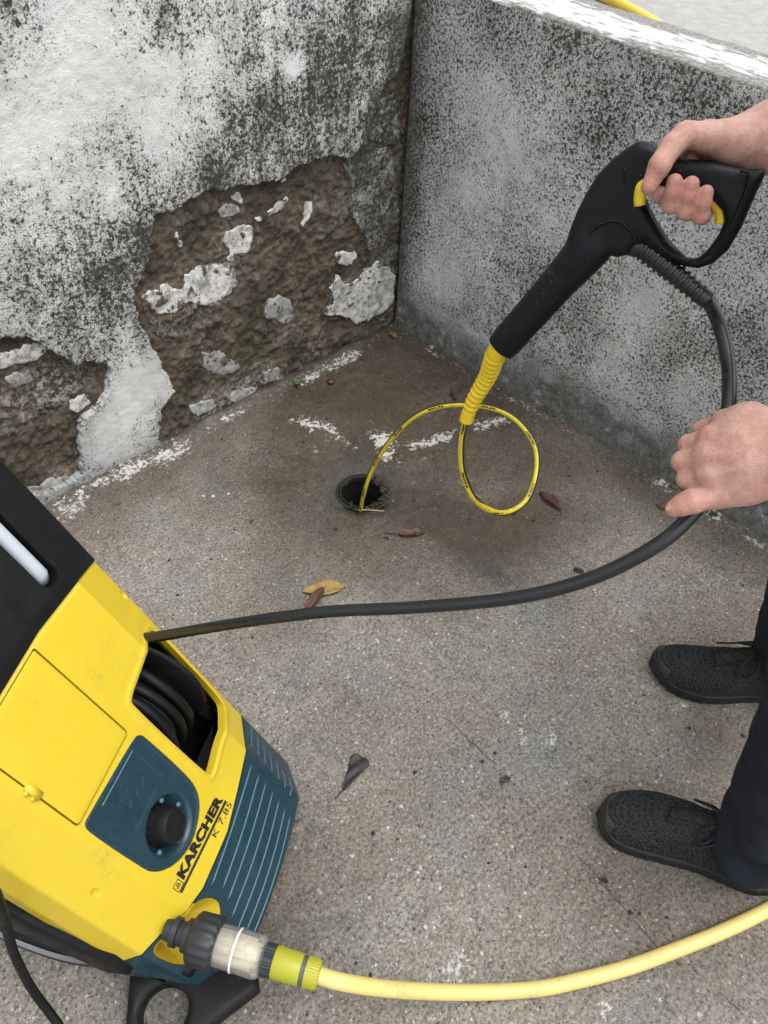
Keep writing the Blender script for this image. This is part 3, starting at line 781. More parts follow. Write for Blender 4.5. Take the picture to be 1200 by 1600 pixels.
OPEN = np.array([(.178, .449), (.1335, .453), (.0895, .4439), (.052, .4365), (.0492, .425), (.0479, .3373), (.0491, .238), (.055, .2295), (.114, .2462), (.1736, .240), (.184, .2524), (.188, .3057), (.187, .3571), (.188, .3924), (.187, .4232)])
PANEL = np.array([(.0239, .3945), (.0274, .3841), (.0271, .2769), (.0217, .2481), (.0084, .2282), (-.0149, .2164), (-.0434, .2105), (-.0753, .2204), (-.0975, .2407), (-.1096, .2625), (-.1129, .2815), (-.1168, .3974), (-.1117, .407), (-.1044, .4072), (.0146, .4003)])
INLET = np.array([(-.1912, .1731), (-.16, .1725), (-.13, .1699), (-.1085, .1624), (-.0931, .144), (-.0904, .1252), (-.0976, .1143), (-.112, .106), (-.14, .100), (-.1698, .098), (-.1851, .1067), (-.1916, .139)])
def rrect(x0, x1, y0, y1, r):
    c = [(x1-r, y1-r, 0), (x0+r, y1-r, 90), (x0+r, y0+r, 180), (x1-r, y0+r, 270)]
    return np.array([(cx+r*math.cos(math.radians(a+t)), cy+r*math.sin(math.radians(a+t))) for cx, cy, a in c for t in (0, 30, 60, 90)])
def chaikin(P, n=2):
    for _ in range(n):
        Q = np.roll(P, -1, axis=0); P = np.stack([.75*P+.25*Q, .25*P+.75*Q], 1).reshape(-1, 2)
    return P
PANEL, INLET, OPEN = chaikin(PANEL), chaikin(INLET), chaikin(OPEN)
DOOR = rrect(-.118, .015, .413, .608, .006); DOOR[:, 1] = np.minimum(DOOR[:, 1], ytop(DOOR[:, 0])-.007)
washer = thing('pressure_washer', 'yellow and petrol blue upright pressure washer with hose reel and dial', 'pressure washer')
OPEN_B = rrect(.040, .176, .222, .470, .01)
def sh_sdf(u, v):
    d = np.maximum(ybot(u)+.0012-v, v-ytop(u)+.0012)
    d = np.maximum(d, np.abs(u)-.246)
    return np.maximum.reduce([d, -polysdf(OPEN, u, v), .001-polysdf(INLET, u, v), .0014-polysdf(DOOR, u, v), -polysdf(PANEL, u, v)])
def sh_h(u, v):
    h = -.0025*np.exp(-((v-ytop(u))/.004)**2)
    for du, dv in ((.1929, .5116), (-.1679, .3199)):
        h = h-.006*sstep(.0052, .002, np.hypot((u-du), (v-dv)*.6))
    # raised lip round the hose opening and a shallow step beside it
    d = polysdf(OPEN, u, v)
    h = h+.0022*np.exp(-((d-.006)/.004)**2)
    h = h-.0016*sstep(.124, .128, u)*sstep(.47, .50, v)
    return h
P, q, _ = sheet(-.25, .25, .14, .63, .0024, sh_sdf, lambda u, v, b: wpos(u, v, sh_h(u, v)-b), .014, True)
def wmesh(name, P, q, deg=40):
    me = mesh(name, P, q); auto_sharp(me, deg); return me
obj('front_shell', wmesh('front_shell', P, q[:, ::-1]), YELLOW, washer)
# hinged flap
dd = lambda u, v: polysdf(DOOR, u, v)
P, q, _ = sheet(-.13, .03, .40, .62, .0022, lambda u, v: dd(u, v)+.0012, lambda u, v, b: wpos(u, v, .0008-.0015*np.exp(dd(u, v)/.003)-b), .012, True)
door = obj('flap', wmesh('flap', P, q[:, ::-1]), YELLOW, washer)
lt = []
for a, b, c, d, h0, h1 in ((-.1225, -.1125, .488, .512, -.004, .006), (-.1265, -.121, .491, .497, -.004, .0035), (-.1265, -.121, .503, .509, -.004, .0035)):
    uu = np.array([a, b, b, a, a, b, b, a]); vv = np.array([c, c, d, d, c, c, d, d]); hh = np.array([h0]*4+[h1]*4)
    lt.append((np.array([wpos(x, y, z) for x, y, z in zip(uu, vv, hh)]), boxm((0, 0, 0), (1, 1, 1))[1], None))
obj('latch', M_('latch', join(lt), smooth=False), YELLOW, door)
# dark lining behind the flap gap
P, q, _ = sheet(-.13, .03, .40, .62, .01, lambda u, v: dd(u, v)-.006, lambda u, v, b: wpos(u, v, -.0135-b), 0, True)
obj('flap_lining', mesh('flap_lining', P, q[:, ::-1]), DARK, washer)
# blue control panel with dial
BC = V(-.0454, .2676)
def pn_h(u, v):
    r = np.hypot(u-BC[0], (v-BC[1]))
    h = -.0012-.0022*np.exp(polysdf(PANEL, u, v)/.0025)*0
    h = h+.0014*np.exp(-((polysdf(PANEL, u, v)+.004)/.0016)**2)
    bowl = -.020*sstep(.0475, .026, r)
    st = sstep(-.082, -.079, u)*sstep(.003, .0, u)*sstep(.320, .323, v)*sstep(.388, .385, v)
    return h+bowl-.0009*st
P, q, _ = sheet(-.125, .035, .20, .415, .0016, lambda u, v: polysdf(PANEL, u, v)+.0006, lambda u, v, b: wpos(u, v, pn_h(u, v)-b), .012, True)
panel = obj('control_panel', wmesh('control_panel', P, q[:, ::-1], 50), BLUE, washer)
kb = wpos(*BC, -.022)
prof = [(0, .030), (.006, .0305), (.009, .0285), (.020, .0265), (.030, .0245), (.0325, .0225), (.0325, .0195), (.030, .0185), (.030, .001)]
me = M_('dial', lathe(kb, wF, prof, 48, True, lambda d, a: .0009*np.cos(18*a)*(0.005 < d < .027)))
auto_sharp(me); dial = obj('dial', me, BLACK, panel)
me = M_('dial_ring', tube(np.array([kb+wF*.0325+.0208*(math.cos(t)*wX+math.sin(t)*wU) for t in np.linspace(0, 2*math.pi, 49)]), .0006, 6)); obj('dial_ring', me, RUBBER, panel)
for t in (-12, 48, 200, 262, 300):
    c = wpos(BC[0]+.036*math.cos(math.radians(t)), BC[1]+.036*math.sin(math.radians(t)), -.0115)
    obj('screw', M_('screw', lathe(c, wF, [(0, .004), (.002, .0042), (.0035, .003), (.004, .0005)], 14)), LIT_BLUE, panel)
def ustrip(uvs, rad, h, flat=1.0, n=10, taper=True):
    L = spline(np.array(uvs), n) if len(uvs) > 2 else np.linspace(uvs[0], uvs[1], 24)
    r = np.full(len(L), rad)
    if taper: r[[0, -1]] = rad*.3
    return tube(np.array([wpos(a, b, h) for a, b in L]), r, 6)
obj('edge_line', M_('edge_line', ustrip([(-.082, .3935), (.003, .391)], .0010, -.0010)), LIT_BLUE, panel)
for k in range(3):
    u0, v0 = -.062+.017*k, .356-.0005*k
    obj('arrow_mark', M_('arrow_mark', ustrip([(u0, v0+.012), (u0+.012, v0), (u0, v0-.012)], .0011, -.0022, n=6)), BLUE, panel)
# lettering and badge
def lettering(txt, u0, v0, u1, v1, size_v, bold, name):
    cu = bpy.data.curves.new('lettering', 'FONT'); cu.body = txt; cu.size = 1.0; cu.offset = bold; cu.space_character = 1.06; cu.resolution_u = 3
    o = bpy.data.objects.new('t', cu); COL.objects.link(o)
    me = bpy.data.meshes.new_from_object(o.evaluated_get(bpy.context.evaluated_depsgraph_get()))
    bpy.data.objects.remove(o); bpy.data.curves.remove(cu)
    co = np.array([v.co[:] for v in me.vertices]); lo, hi = co.min(0), co.max(0)
    s = (co[:, 0]-lo[0])/(hi[0]-lo[0]); t = (co[:, 1])/(.70)
    P = wpos(u0+s*(u1-u0), v0+s*(v1-v0)+t*size_v, .0007)
    me.vertices.foreach_set('co', P.astype(np.float32).ravel()); me.update(); me.name = name
    return me
obj('lettering', lettering('KARCHER', -.093, .2010, .0365, .1888, .0160, .06, 'brand_name'), INK, washer)
obj('lettering', lettering('K 7.85', -.018, .1725, .0385, .1672, .0105, .0, 'model_name'), INK, washer)
obj('underline', M_('underline', ustrip([(-.1085, .1952), (.0365, .1815)], .0030, -.0012, taper=False)), INK, washer)
lg = [ustrip([a, b], .0005, .0005, taper=False) for a, b in (((-.110, .199), (-.110, .213)), ((-.110, .213), (-.0965, .2115)), ((-.0965, .2115), (-.0965, .1975)), ((-.0965, .1975), (-.110, .199)))]
for k in range(3):
    c = V(-.103, .2055)+.0022*V(math.cos(2.1*k+1.5), math.sin(2.1*k+1.5))
    lg.append(ustrip([c+V(0, .002), c+V(.002, 0), c-V(0, .002), c-V(.002, 0), c+V(0, .002)], .0005, .0005, n=4, taper=False))
obj('badge', M_('badge', join(lg)), INK, washer)
# blue louvred skirt
def gr_sdf(u, v):
    return np.maximum.reduce([v-ybot(u)+.0012, .014+.105*sstep(-.165, -.235, u)-v, np.abs(u)-.30, .0008-polysdf(INLET, u, v)])
P, q, _ = sheet(-.31, .31, .0, .20, .0028, gr_sdf, lambda u, v, b: wpos(u, v, .0012-.010*sstep(.03, .012, v)-b), .02, True)
grille = obj('louvre_skirt', wmesh('louvre_skirt', P, q[:, ::-1]), BLUE, washer)
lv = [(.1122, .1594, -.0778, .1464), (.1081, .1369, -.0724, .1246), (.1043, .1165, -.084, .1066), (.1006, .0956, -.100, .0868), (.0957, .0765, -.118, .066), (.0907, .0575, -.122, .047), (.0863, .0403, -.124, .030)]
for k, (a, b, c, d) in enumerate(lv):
    obj('louvre', M_('louvre', ustrip([(a, b), ((a+c)/2, (b+d)/2-.0015), (c, d)], .0014, .0010)), LIT_BLUE, grille)  # lip strip, its sky light painted as paler blue
    obj('louvre', M_('louvre', ustrip([(.1933-.0066*k, .1556-.018*k), (.1438-.005*k, .1635-.0183*k)], .0014, .0010)), LIT_BLUE, grille)
# yellow scoop round the water inlet
def in_h(u, v):
    return np.maximum(-.055, 1.9*np.minimum(polysdf(INLET, u, v), 0))
P, q, _ = sheet(-.20, -.08, .09, .18, .0018, lambda u, v: polysdf(INLET, u, v), lambda u, v, b: wpos(u, v, .0016+in_h(u, v)-b), .006, True)
obj('inlet_scoop', wmesh('inlet_scoop', P, q[:, ::-1], 60), YELLOW, washer)
# hose reel behind the opening
obj('reel_well', M_('reel_well', (np.array([wpos(a, b, h) for a, b, h in [(.02, .20, -.25), (.19, .20, -.25), (.19, .48, -.25), (.02, .48, -.25), (.02, .20, -.013), (.19, .20, -.05), (.19, .48, -.05), (.02, .48, -.013)]]), boxm((0, 0, 0), (1, 1, 1))[1][[0, 2, 3, 4, 5], ::-1], None), smooth=False), DARK, washer)
rc = W0+.345*wU-.115*wF
rp = lambda x, ang, r: rc+x*wX+r*(math.cos(ang)*wF+math.sin(ang)*wU)
obj('reel_drum', M_('reel_drum', lathe(rc+.028*wX, wX, [(0, .06), (.13, .06)], 32)), BLACK, washer)
obj('reel_flange', M_('reel_flange', lathe(rc+.150*wX, wX, [(0, .02), (.001, .104), (.006, .108), (.010, .104), (.011, .02)], 48)), BLACK, washer)
coil = []
for t in np.linspace(0, 2*math.pi*5.6, 260):
    x = .036+.0165*t/(2*math.pi)+.002*math.sin(3*t)
    coil.append(rp(x, t, .083+.004*math.sin(1.7*t+.5)))
obj('coiled_hose', M_('coiled_hose', tube(np.array(coil), .0078, 10)), COILR, washer)
coil = [rp(.045+.024*t/(2*math.pi)+.003*math.sin(2.3*t), t+.7, .100+.003*math.sin(2.1*t)) for t in np.linspace(0, 2*math.pi*3.3, 170)]
obj('coiled_hose', M_('coiled_hose', tube(np.array(coil), .0078, 10)), COILR, washer)
# black hood with its metal bar
BAR = rrect(.080, .110, .634, .90, .014)
def hd_sdf(u, v):
    return np.maximum.reduce([ytop(u)+.0012-v, v-.86, np.abs(u)-.30, -polysdf(BAR, u, v)])
hd_h = lambda u, v: .002+.004*sstep(.125, .112, np.abs(u))*sstep(0, .02, v-ytop(u))-.03*sstep(.82, .87, v)
P, q, _ = sheet(-.31, .31, .57, .87, .0035, hd_sdf, lambda u, v, b: wpos(u, v, hd_h(u, v)-b), .05, True)
obj('hood', wmesh('hood', P, q[:, ::-1]), BLACK, washer)
obj('hood_lining', M_('hood_lining', (np.array([wpos(a, b, h) for a, b, h in [(-.17, .55, -.3), (.17, .55, -.3), (.17, .85, -.3), (-.17, .85, -.3), (-.17, .55, -.05), (.17, .55, -.05), (.17, .85, -.05), (-.17, .85, -.05)]]), boxm((0, 0, 0), (1, 1, 1))[1], None), smooth=False), BLACK, washer)
b0 = wpos(.095, .650, -.006); b1 = wpos(.095, .862, -.006)
obj('handle_bar', M_('handle_bar', tube(spline([b0-.03*wF, b0-.004*wF+.003*wU, b0+.012*wU, b1, b1+.10*wU-.02*wF, b1+.13*wU-.10*wF], 8), .0108, 16)), BARM, washer)
b0 = wpos(-.095, .850, -.02); b1 = wpos(-.095, .862, -.006)
obj('handle_bar', M_('handle_bar', tube(spline([b0, b1, b1+.10*wU-.02*wF, b1+.13*wU-.10*wF], 8), .0108, 16)), BARM, washer)
g0 = wpos(.095, .862, -.006)+.13*wU-.10*wF; g1 = wpos(-.095, .862, -.006)+.13*wU-.10*wF
obj('grip', M_('grip', tube(np.linspace(g0, g1, 12), .016, 16)), BLACK, washer)
# black rear housing, base, foot loop and wheels
def wblk(pts, z0, z1):
    """upright block: (across, out) plan polygon"""
    n = len(pts); b = np.array([W0+a*wX+c*wN for a, c in pts])
    v = np.vstack([b+V(0, 0, z0), b+V(0, 0, z1)])
    return v, np.array([(i, (i+1) % n, n+(i+1) % n, n+i) for i in range(n)]), None
rear = np.array([W0+x*wX+v*wU+h*wF for x, v, h in [(-.195, .06, -.075), (.195, .06, -.075), (.195, .80, -.075), (-.195, .80, -.075)]]+[W0+x*wX+o*wN+V(0, 0, z) for x, o, z in [(-.195, -.36, .06), (.195, -.36, .06), (.195, -.50, .66), (-.195, -.50, .66)]])
obj('rear_housing', M_('rear_housing', (rear, boxm((0, 0, 0), (1, 1, 1))[1][:, ::-1], None), smooth=False), BLACK, washer)
v1 = wblk([(-.185, -.06), (-.14, -.045), (.14, -.045), (.170, -.06), (.170, -.36), (-.185, -.36)], .012, .075)
capq = np.array([(0, 1, 2, 3), (0, 3, 4, 5)]); 
v1 = (v1[0], np.vstack([v1[1], capq[:, ::-1], capq+6]), None)
me = M_('base_tray', v1, smooth=False)
base = obj('base_tray', me, BLACK, washer)
bv = base.modifiers.new('bevel', 'BEVEL'); bv.width = .006; bv.segments = 2
side = np.array([W0+x*wX+o*wN+V(0, 0, z) for x in (-.212, -.188) for o, z in [(-.17, .075), (-.13, .105), (-.15, .150), (-.30, .30), (-.36, .30), (-.30, .18)]])
sq = np.array([(i, (i+1) % 6, 6+(i+1) % 6, 6+i) for i in range(6)]+[(0, 3, 2, 1), (0, 5, 4, 3), (6, 7, 8, 9), (6, 9, 10, 11)])
o_ = obj('side_skirt', M_('side_skirt', (side, sq[:, ::-1], None), smooth=False), BLACK, washer)
bv = o_.modifiers.new('bevel', 'BEVEL'); bv.width = .005; bv.segments = 2
FZ = .034
FP = np.array([on(px, py, 'z', FZ)[:2] for px, py in [(206, 1524), (212, 1512), (262, 1512), (330, 1512), (372, 1512), (396, 1520), (400, 1540), (322, 1600), (304, 1650), (262, 1672), (218, 1660), (200, 1600)]])
hc = on(256, 1577, 'z', FZ)[:2]
P, q, _ = sheet(*(FP.min(0)[0]-.01, FP.max(0)[0]+.01, FP.min(0)[1]-.01, FP.max(0)[1]+.01), .003, lambda u, v: np.maximum(polysdf(FP, u, v)-.004, .0345-np.hypot(u-hc[0], v-hc[1])), lambda u, v, b: np.stack([u, v, FZ-.006*np.exp(-np.abs(np.maximum(polysdf(FP, u, v)-.004, .0345-np.hypot(u-hc[0], v-hc[1])))/.004)-b], -1), .028)
obj('foot_loop', wmesh('foot_loop', P, q), BLACK, washer)
def wheel(x, sgn):
    c = W0+x*wX-.285*wN+V(0, 0, .125)
    wh = obj('wheel', M_('wheel', lathe(c, wX*sgn, [(0, .05), (.0, .085), (.006, .092), (.028, .092), (.030, .085), (.026, .06), (.030, .02)], 48)), BLACK, washer)
    obj('tyre', M_('tyre', lathe(c, wX*sgn, [(0, .092), (-.003, .105), (0, .119), (.008, .125), (.026, .125), (.034, .119), (.037, .105), (.033, .092)], 64, False)), RUBBER, wh)
    obj('rim', M_('rim', lathe(c, wX*sgn, [(.033, .098), (.036, .097), (.037, .093), (.035, .089), (.031, .088)], 64, False)), RIMM, wh)
wheel(-.170, -1); wheel(.160, 1)

# ================================================================== WATER FILTER ON THE INLET
fa = unit(wN+V(0, 0, -.01)); f0 = at(317, 1469, 1.075)
filt = thing('water_filter', 'clear cylindrical water filter with black ribbed nut on the washer inlet', 'filter')
FBLK = plastic('filter_nut_black', (.020, .022, .026), .5, .5, (.08, .08, .08), .2)
me = M_('inlet_nipple', lathe(f0, fa, [(-.056, .014), (-.045, .015), (-.044, .020), (-.036, .020), (-.035, .016), (-.026, .017), (-.025, .022), (-.010, .024)], 32)); auto_sharp(me)
obj('inlet_nipple', me, FBLK, filt)
me = M_('union_nut', lathe(f0, fa, [(-.016, .020), (-.015, .031), (-.011, .0335), (.018, .0345), (.022, .033), (.023, .026)], 96, True, lambda d, a: .0016*sstep(-.2, .5, np.cos(16*a))*(-.014 < d < .021))); auto_sharp(me, 50)
obj('union_nut', me, FBLK, filt)
me = M_('clear_cup', lathe(f0, fa, [(.020, .0275), (.050, .0280), (.079, .0285), (.086, .0265), (.091, .021), (.092, .0165), (.090, .0165), (.085, .0185), (.078, .0245), (.022, .0245)], 48, False)); auto_sharp(me)
cup = obj('clear_cup', me, CLEAR, filt)
obj('seam_ring', M_('seam_ring', lathe(f0, fa, [(.048, .0281), (.0485, .0290), (.0510, .0290), (.0515, .0281)], 48, False)), NT('cup_seam').out((.78, .76, .68), .3), cup)
SIEVE = simple('filter_mesh', (.76, .72, .60), .6, 900, .4, .001)
obj('sieve', M_('sieve', lathe(f0, fa, [(.020, .0215), (.074, .0215), (.080, .017), (.086, .014)], 64, True, lambda d, a: -.0030*(np.cos(8*a) > .2))), SIEVE, filt)
me = M_('collar', lathe(f0, fa, [(.086, .0165), (.087, .0215), (.105, .0210), (.106, .017), (.118, .016)], 72, True, lambda d, a: .0006*np.cos(30*a)*(.0865 < d < .1055))); auto_sharp(me)
obj('collar', me, FBLK, filt)

# ================================================================== GARDEN HOSE WITH ITS CONNECTOR
gh = thing('garden_hose', 'pale yellow garden hose lying across the floor from the washer', 'hose')
me = M_('connector', lathe(f0, fa, [(.105, .016), (.105, .0205), (.109, .0216), (.140, .0205), (.144, .0195), (.146, .0175)], 48)); auto_sharp(me)
con = obj('connector', me, CONN, gh)
me = M_('grip_ring', lathe(f0, fa, [(.144, .016), (.1445, .0190), (.1505, .0190), (.151, .016)], 48)); auto_sharp(me); obj('grip_ring', me, simple('ring_grey', (.10, .10, .095), .5), con)
me = M_('end_nut', lathe(f0, fa, [(.150, .016), (.151, .0198), (.166, .0190), (.170, .0172), (.171, .012)], 72, True, lambda d, a: .0006*np.cos(36*a)*(.152 < d < .168))); auto_sharp(me); obj('end_nut', me, CONN, con)
HR = .0112
h0 = f0+fa*.160; h1 = f0+fa*.20
gz = [on(px, py, 'z', z) for px, py, z in ((600, 1544.5, .105), (680, 1549.5, .060), (760, 1550, .026), (840, 1545, HR+.002), (900, 1533, HR), (980, 1512, HR), (1060, 1483, HR), (1130, 1455, HR), (1200, 1421, HR), (1290, 1370, HR), (1400, 1290, HR))]
hp = spline([h0, h1]+gz+[gz[-1]+V(.35, -.1, 0), gz[-1]+V(.55, -.8, 0)], 14)
obj('hose', M_('hose', tube(hp, HR, 20)), HOSE_Y, gh)
h2 = thing('yellow_hose', 'yellow hose lying on the pavement behind the low wall', 'hose')
pts = [on(px, py, 'z', z) for px, py, z in ((780, -110, .93), (880, -42, .929), (950, -2, .925), (985, 16, .917), (1016, 33, .905))]
obj('hose', M_('hose', tube(spline(pts+[pts[-1]+V(.02, -.06, -.02)], 10), .0125, 16)), plastic('old_hose_yellow', (.62, .47, .06), .4, .5), h2)

# ================================================================== POWER CABLE
cb = thing('power_cable', 'black power cable curving from the washer to the floor', 'cable')
pts = [at(-60, 1330, .80), at(-12, 1385, .85), at(8, 1440, .92), at(22, 1490, .99), on(50, 1545, 'z', .115), on(85, 1592, 'z', .055), on(128, 1655, 'z', .018), on(200, 1760, 'z', .0068), on(330, 1900, 'z', .0068), on(900, 2100, 'z', .0068)]
obj('cable', M_('cable', tube(spline(pts, 10), .0062, 12)), BLACK, cb)

# ================================================================== SPRAY GUN
gO = at(1110, 290, .87); gTip = at(788, 548, 1.05)
g1 = unit(gTip-gO); _vd = unit(ray(980, 380))
gn = -unit(_vd-(_vd@g1)*g1); g2 = np.cross(gn, g1)
def g2d(L, w=0.0):
    out = []
    for a, b in L:
        p = onplane(750+a/2.667, 120+b/2.667, gO+gn*w, gn)-gO
        out.append((p@g1, p@g2))
    return np.array(out)
def g3d(p, w=0.0): return gO+p[0]*g1+p[1]*g2+w*gn
GB = g2d([(330, 770), (355, 730), (372, 695), (380, 640), (410, 560), (450, 480), (500, 400), (560, 340), (620, 292), (668, 264), (720, 275), (760, 300), (860, 342), (980, 352), (1130, 386), (1188, 382), (1192, 402), (1150, 490), (1092, 625), (1035, 722), (970, 778), (910, 797), (850, 788), (775, 758), (690, 690), (655, 700), (628, 735), (578, 748), (545, 738), (480, 800), (420, 850)])
GH = g2d([(708, 545), (690, 505), (700, 455), (760, 455), (840, 470), (920, 492), (975, 520), (1008, 560), (1014, 600), (992, 655), (945, 718), (905, 752), (865, 750), (800, 692), (745, 615)])
GBAR = g2d([(455, 715), (92, 1125)])
lo = GB.min(0)-.02; hi = GB.max(0)+.02
lo2 = np.minimum(lo, GBAR.min(0)-.04); hi2 = np.maximum(hi, GBAR.max(0)+.04)
GLOOP = g2d([(850, 770), (910, 775), (980, 750), (1050, 680), (1100, 590), (1150, 470)])
def gun_f(X, Y, Z):
    x, y = np.broadcast_arrays(X[..., 0], Y[..., 0])
    d = np.maximum(polysdf(GB, x, y), -polysdf(GH, x, y)+.001)[..., None]
    # thinner along the guard loop and the grip, thicker round the valve
    gl = np.minimum(linedist(GLOOP, x, y), 1)[..., None]
    T = .0215-.007*np.exp(-(gl/.03)**2)
    r = .0125
    body = np.sqrt(np.maximum(d+r, 0)**2+np.maximum(np.abs(Z)-T+r, 0)**2)+np.minimum(np.maximum(d+r, np.abs(Z)-T+r), 0)-r
    a, b = GBAR
    bar = cap(X, Y, Z, V(a[0], a[1], 0), V(b[0], b[1], 0), .0245, .0215)
    e = unit(b-a); bar = np.maximum(bar, (X-b[0])*e[0]+(Y-b[1])*e[1])
    f = smin(body, bar, .012)
    seam = np.abs(Z)
    return f+.0007*np.exp(-(seam/.0011)**2)
gun = thing('spray_gun', 'black trigger spray gun held over the drain, pointing down left', 'spray gun')
P, q = nets(gun_f, (*lo2, -.03), (*hi2, .03), .0020)
me = mesh('gun_body', gO+P[:, :1]*g1+P[:, 1:2]*g2+P[:, 2:]*gn, q); obj('gun_body', me, GUNBLK, gun)
# raised side plate of the valve housing and its edge line
SP = g2d([(600, 380), (612, 470), (640, 555), (690, 640), (740, 700), (800, 745), (868, 775)], .02)
obj('edge_line', M_('edge_line', tube(spline([g3d(p, .0208-.0065*k/6) for k, p in enumerate(SP)], 8), .0022, 8)), GUNBLK, gun)
SQ = g2d([(455, 655), (500, 615), (570, 600), (630, 640), (650, 680)], .02)
obj('edge_line', M_('edge_line', tube(spline([g3d(p, .0212) for p in SQ], 8), .0024, 8)), GUNBLK, gun)
SR = g2d([(1085, 392), (1118, 402), (1112, 470), (1062, 590), (1022, 680), (960, 742)], .02)
obj('edge_line', M_('edge_line', tube(spline([g3d(p, .0205-.0065*k/5) for k, p in enumerate(SR)], 8), .0020, 8)), GUNBLK, gun)
# nozzle collar
e = unit(g3d(GBAR[1])-g3d(GBAR[0])); bt = g3d(GBAR[1])
me = M_('nozzle_collar', lathe(bt, e, [(-.034, .0205), (-.033, .0232), (-.012, .0226), (-.004, .0215), (.002, .0205), (.004, .016)], 36, True, lambda d, a: .0012*np.sign(np.cos(2*a))*(d < -.02))); auto_sharp(me); obj('nozzle_collar', me, GUNBLK, gun)
# trigger
TP = g2d([(676, 530), (676, 490), (688, 448), (730, 438), (800, 452), (880, 478), (950, 508), (985, 535), (1003, 570), (1004, 612)])
obj('trigger', M_('trigger', tube(spline([g3d(p, w0) for p, w0 in zip(TP, (.0195, .0200, .0185, .006, 0, 0, 0, 0, 0, 0))], 8), .0068, 12, up=gn, flat=1.0)), TRIGGER, gun)
# ribbed boot where the hose leaves the gun
BT = [g3d(p, .002) for p in g2d([(600, 685), (680, 715), (770, 785), (850, 850), (930, 915), (952, 932)])]
bl = spline(BT, 40)
def boot_r(s):
    L = s[-1]; r = .0140-.0035*s/L
    rib = .0011*np.sign(np.sin(s/L*2*math.pi*15))*(s > .02)*(s < L-.012)
    return r+rib
obj('hose_boot', M_('hose_boot', tube(bl, boot_r, 24)), RUBBER, gun)

# ================================================================== HIGH PRESSURE HOSE
ph = thing('pressure_hose', 'black pressure hose sagging through the air from washer reel to spray gun', 'hose')
pts = [BT[-2], BT[-1], at(1126, 515, .885), at(1138, 570, .86), at(1139, 630, .825), at(1133, 690, .802), at(1112, 755, .790), at(1078, 807, .788), at(1020, 856, .795), at(920, 905, .83), at(800, 935, .875), at(650, 949, .935), at(500, 957, .995), at(350, 977, 1.06), at(250, 994, 1.115), wpos(.150, .455, -.055), wpos(.12, .46, -.10)]
obj('hose', M_('hose', tube(spline(pts, 14), .0078, 16)), RUBBER, ph)

# ================================================================== DRAIN CLEANING HOSE
dh = thing('drain_cleaning_hose', 'thin yellow drain hose looping from the gun nozzle into the drain', 'hose')
s0 = bt-e*.01
slv = spline([s0, bt+e*.012, at(762, 588, 1.10), at(742, 622, 1.135), at(732, 645, 1.155), at(728, 658, 1.165)], 26)
def slv_r(s):
    L = s[-1]; rib = .0008*np.sin(s/L*2*math.pi*17)*(s > .025)*(s < L-.02)
    return .0150-.0045*np.clip(s/L*1.15, 0, 1)+rib
obj('ribbed_sleeve', M_('ribbed_sleeve', tube(slv, slv_r, 20)), TRIGGER, dh)
inside = DRAIN+.75*(on(562, 793)-DRAIN)
thin = spline([at(730, 650, 1.158), at(727, 660, 1.168), at(721, 695, 1.2), at(724, 740, 1.24), at(745, 783, 1.28), at(783, 802, 1.33), at(820, 785, 1.37), at(838, 740, 1.40), at(835, 695, 1.42), at(805, 655, 1.45), at(762, 636, 1.475), at(700, 633, 1.51), at(650, 650, 1.55), at(610, 688, 1.62), at(582, 732, 1.70), at(568, 772, 1.775), inside+V(0, 0, -.045), inside+V(.01, .01, -.15), inside+V(.02, .02, -.35)], 14)
v_, q_, t_ = tube(thin, .0052, 14)
ss = np.concatenate([[0], np.cumsum(np.linalg.norm(np.diff(thin, axis=0), axis=1))])
# the hose's dark stripe and its print run along one side; recorded as angle round the hose
vw = unit(ray(760, 700)); T = np.gradient(thin, axis=0); T /= np.linalg.norm(T, axis=1)[:, None]
ctr = np.repeat(thin, 14, axis=0); off = v_[:len(ctr)]-ctr
lft = np.cross(vw, T); lft /= np.linalg.norm(lft, axis=1)[:, None]
phi = math.pi*sstep(.26, .17, ss)
sd_ = np.cos(phi)[:, None]*lft+np.sin(phi)[:, None]*vw
sidev = np.repeat(sd_-(sd_*T).sum(1)[:, None]*T, 14, axis=0); sidev /= np.linalg.norm(sidev, axis=1)[:, None]
cosang = (off*sidev).sum(1)/.0052
ang = np.arccos(np.clip(cosang, -1, 1))/math.pi
ln = np.repeat(ss, 14)
obj('hose', mesh('hose', v_, q_, t_, attrs={'ang': np.concatenate([ang, [0, 0]]), 'len': np.concatenate([ln, [0, ss[-1]]])}), DHOSE, dh)

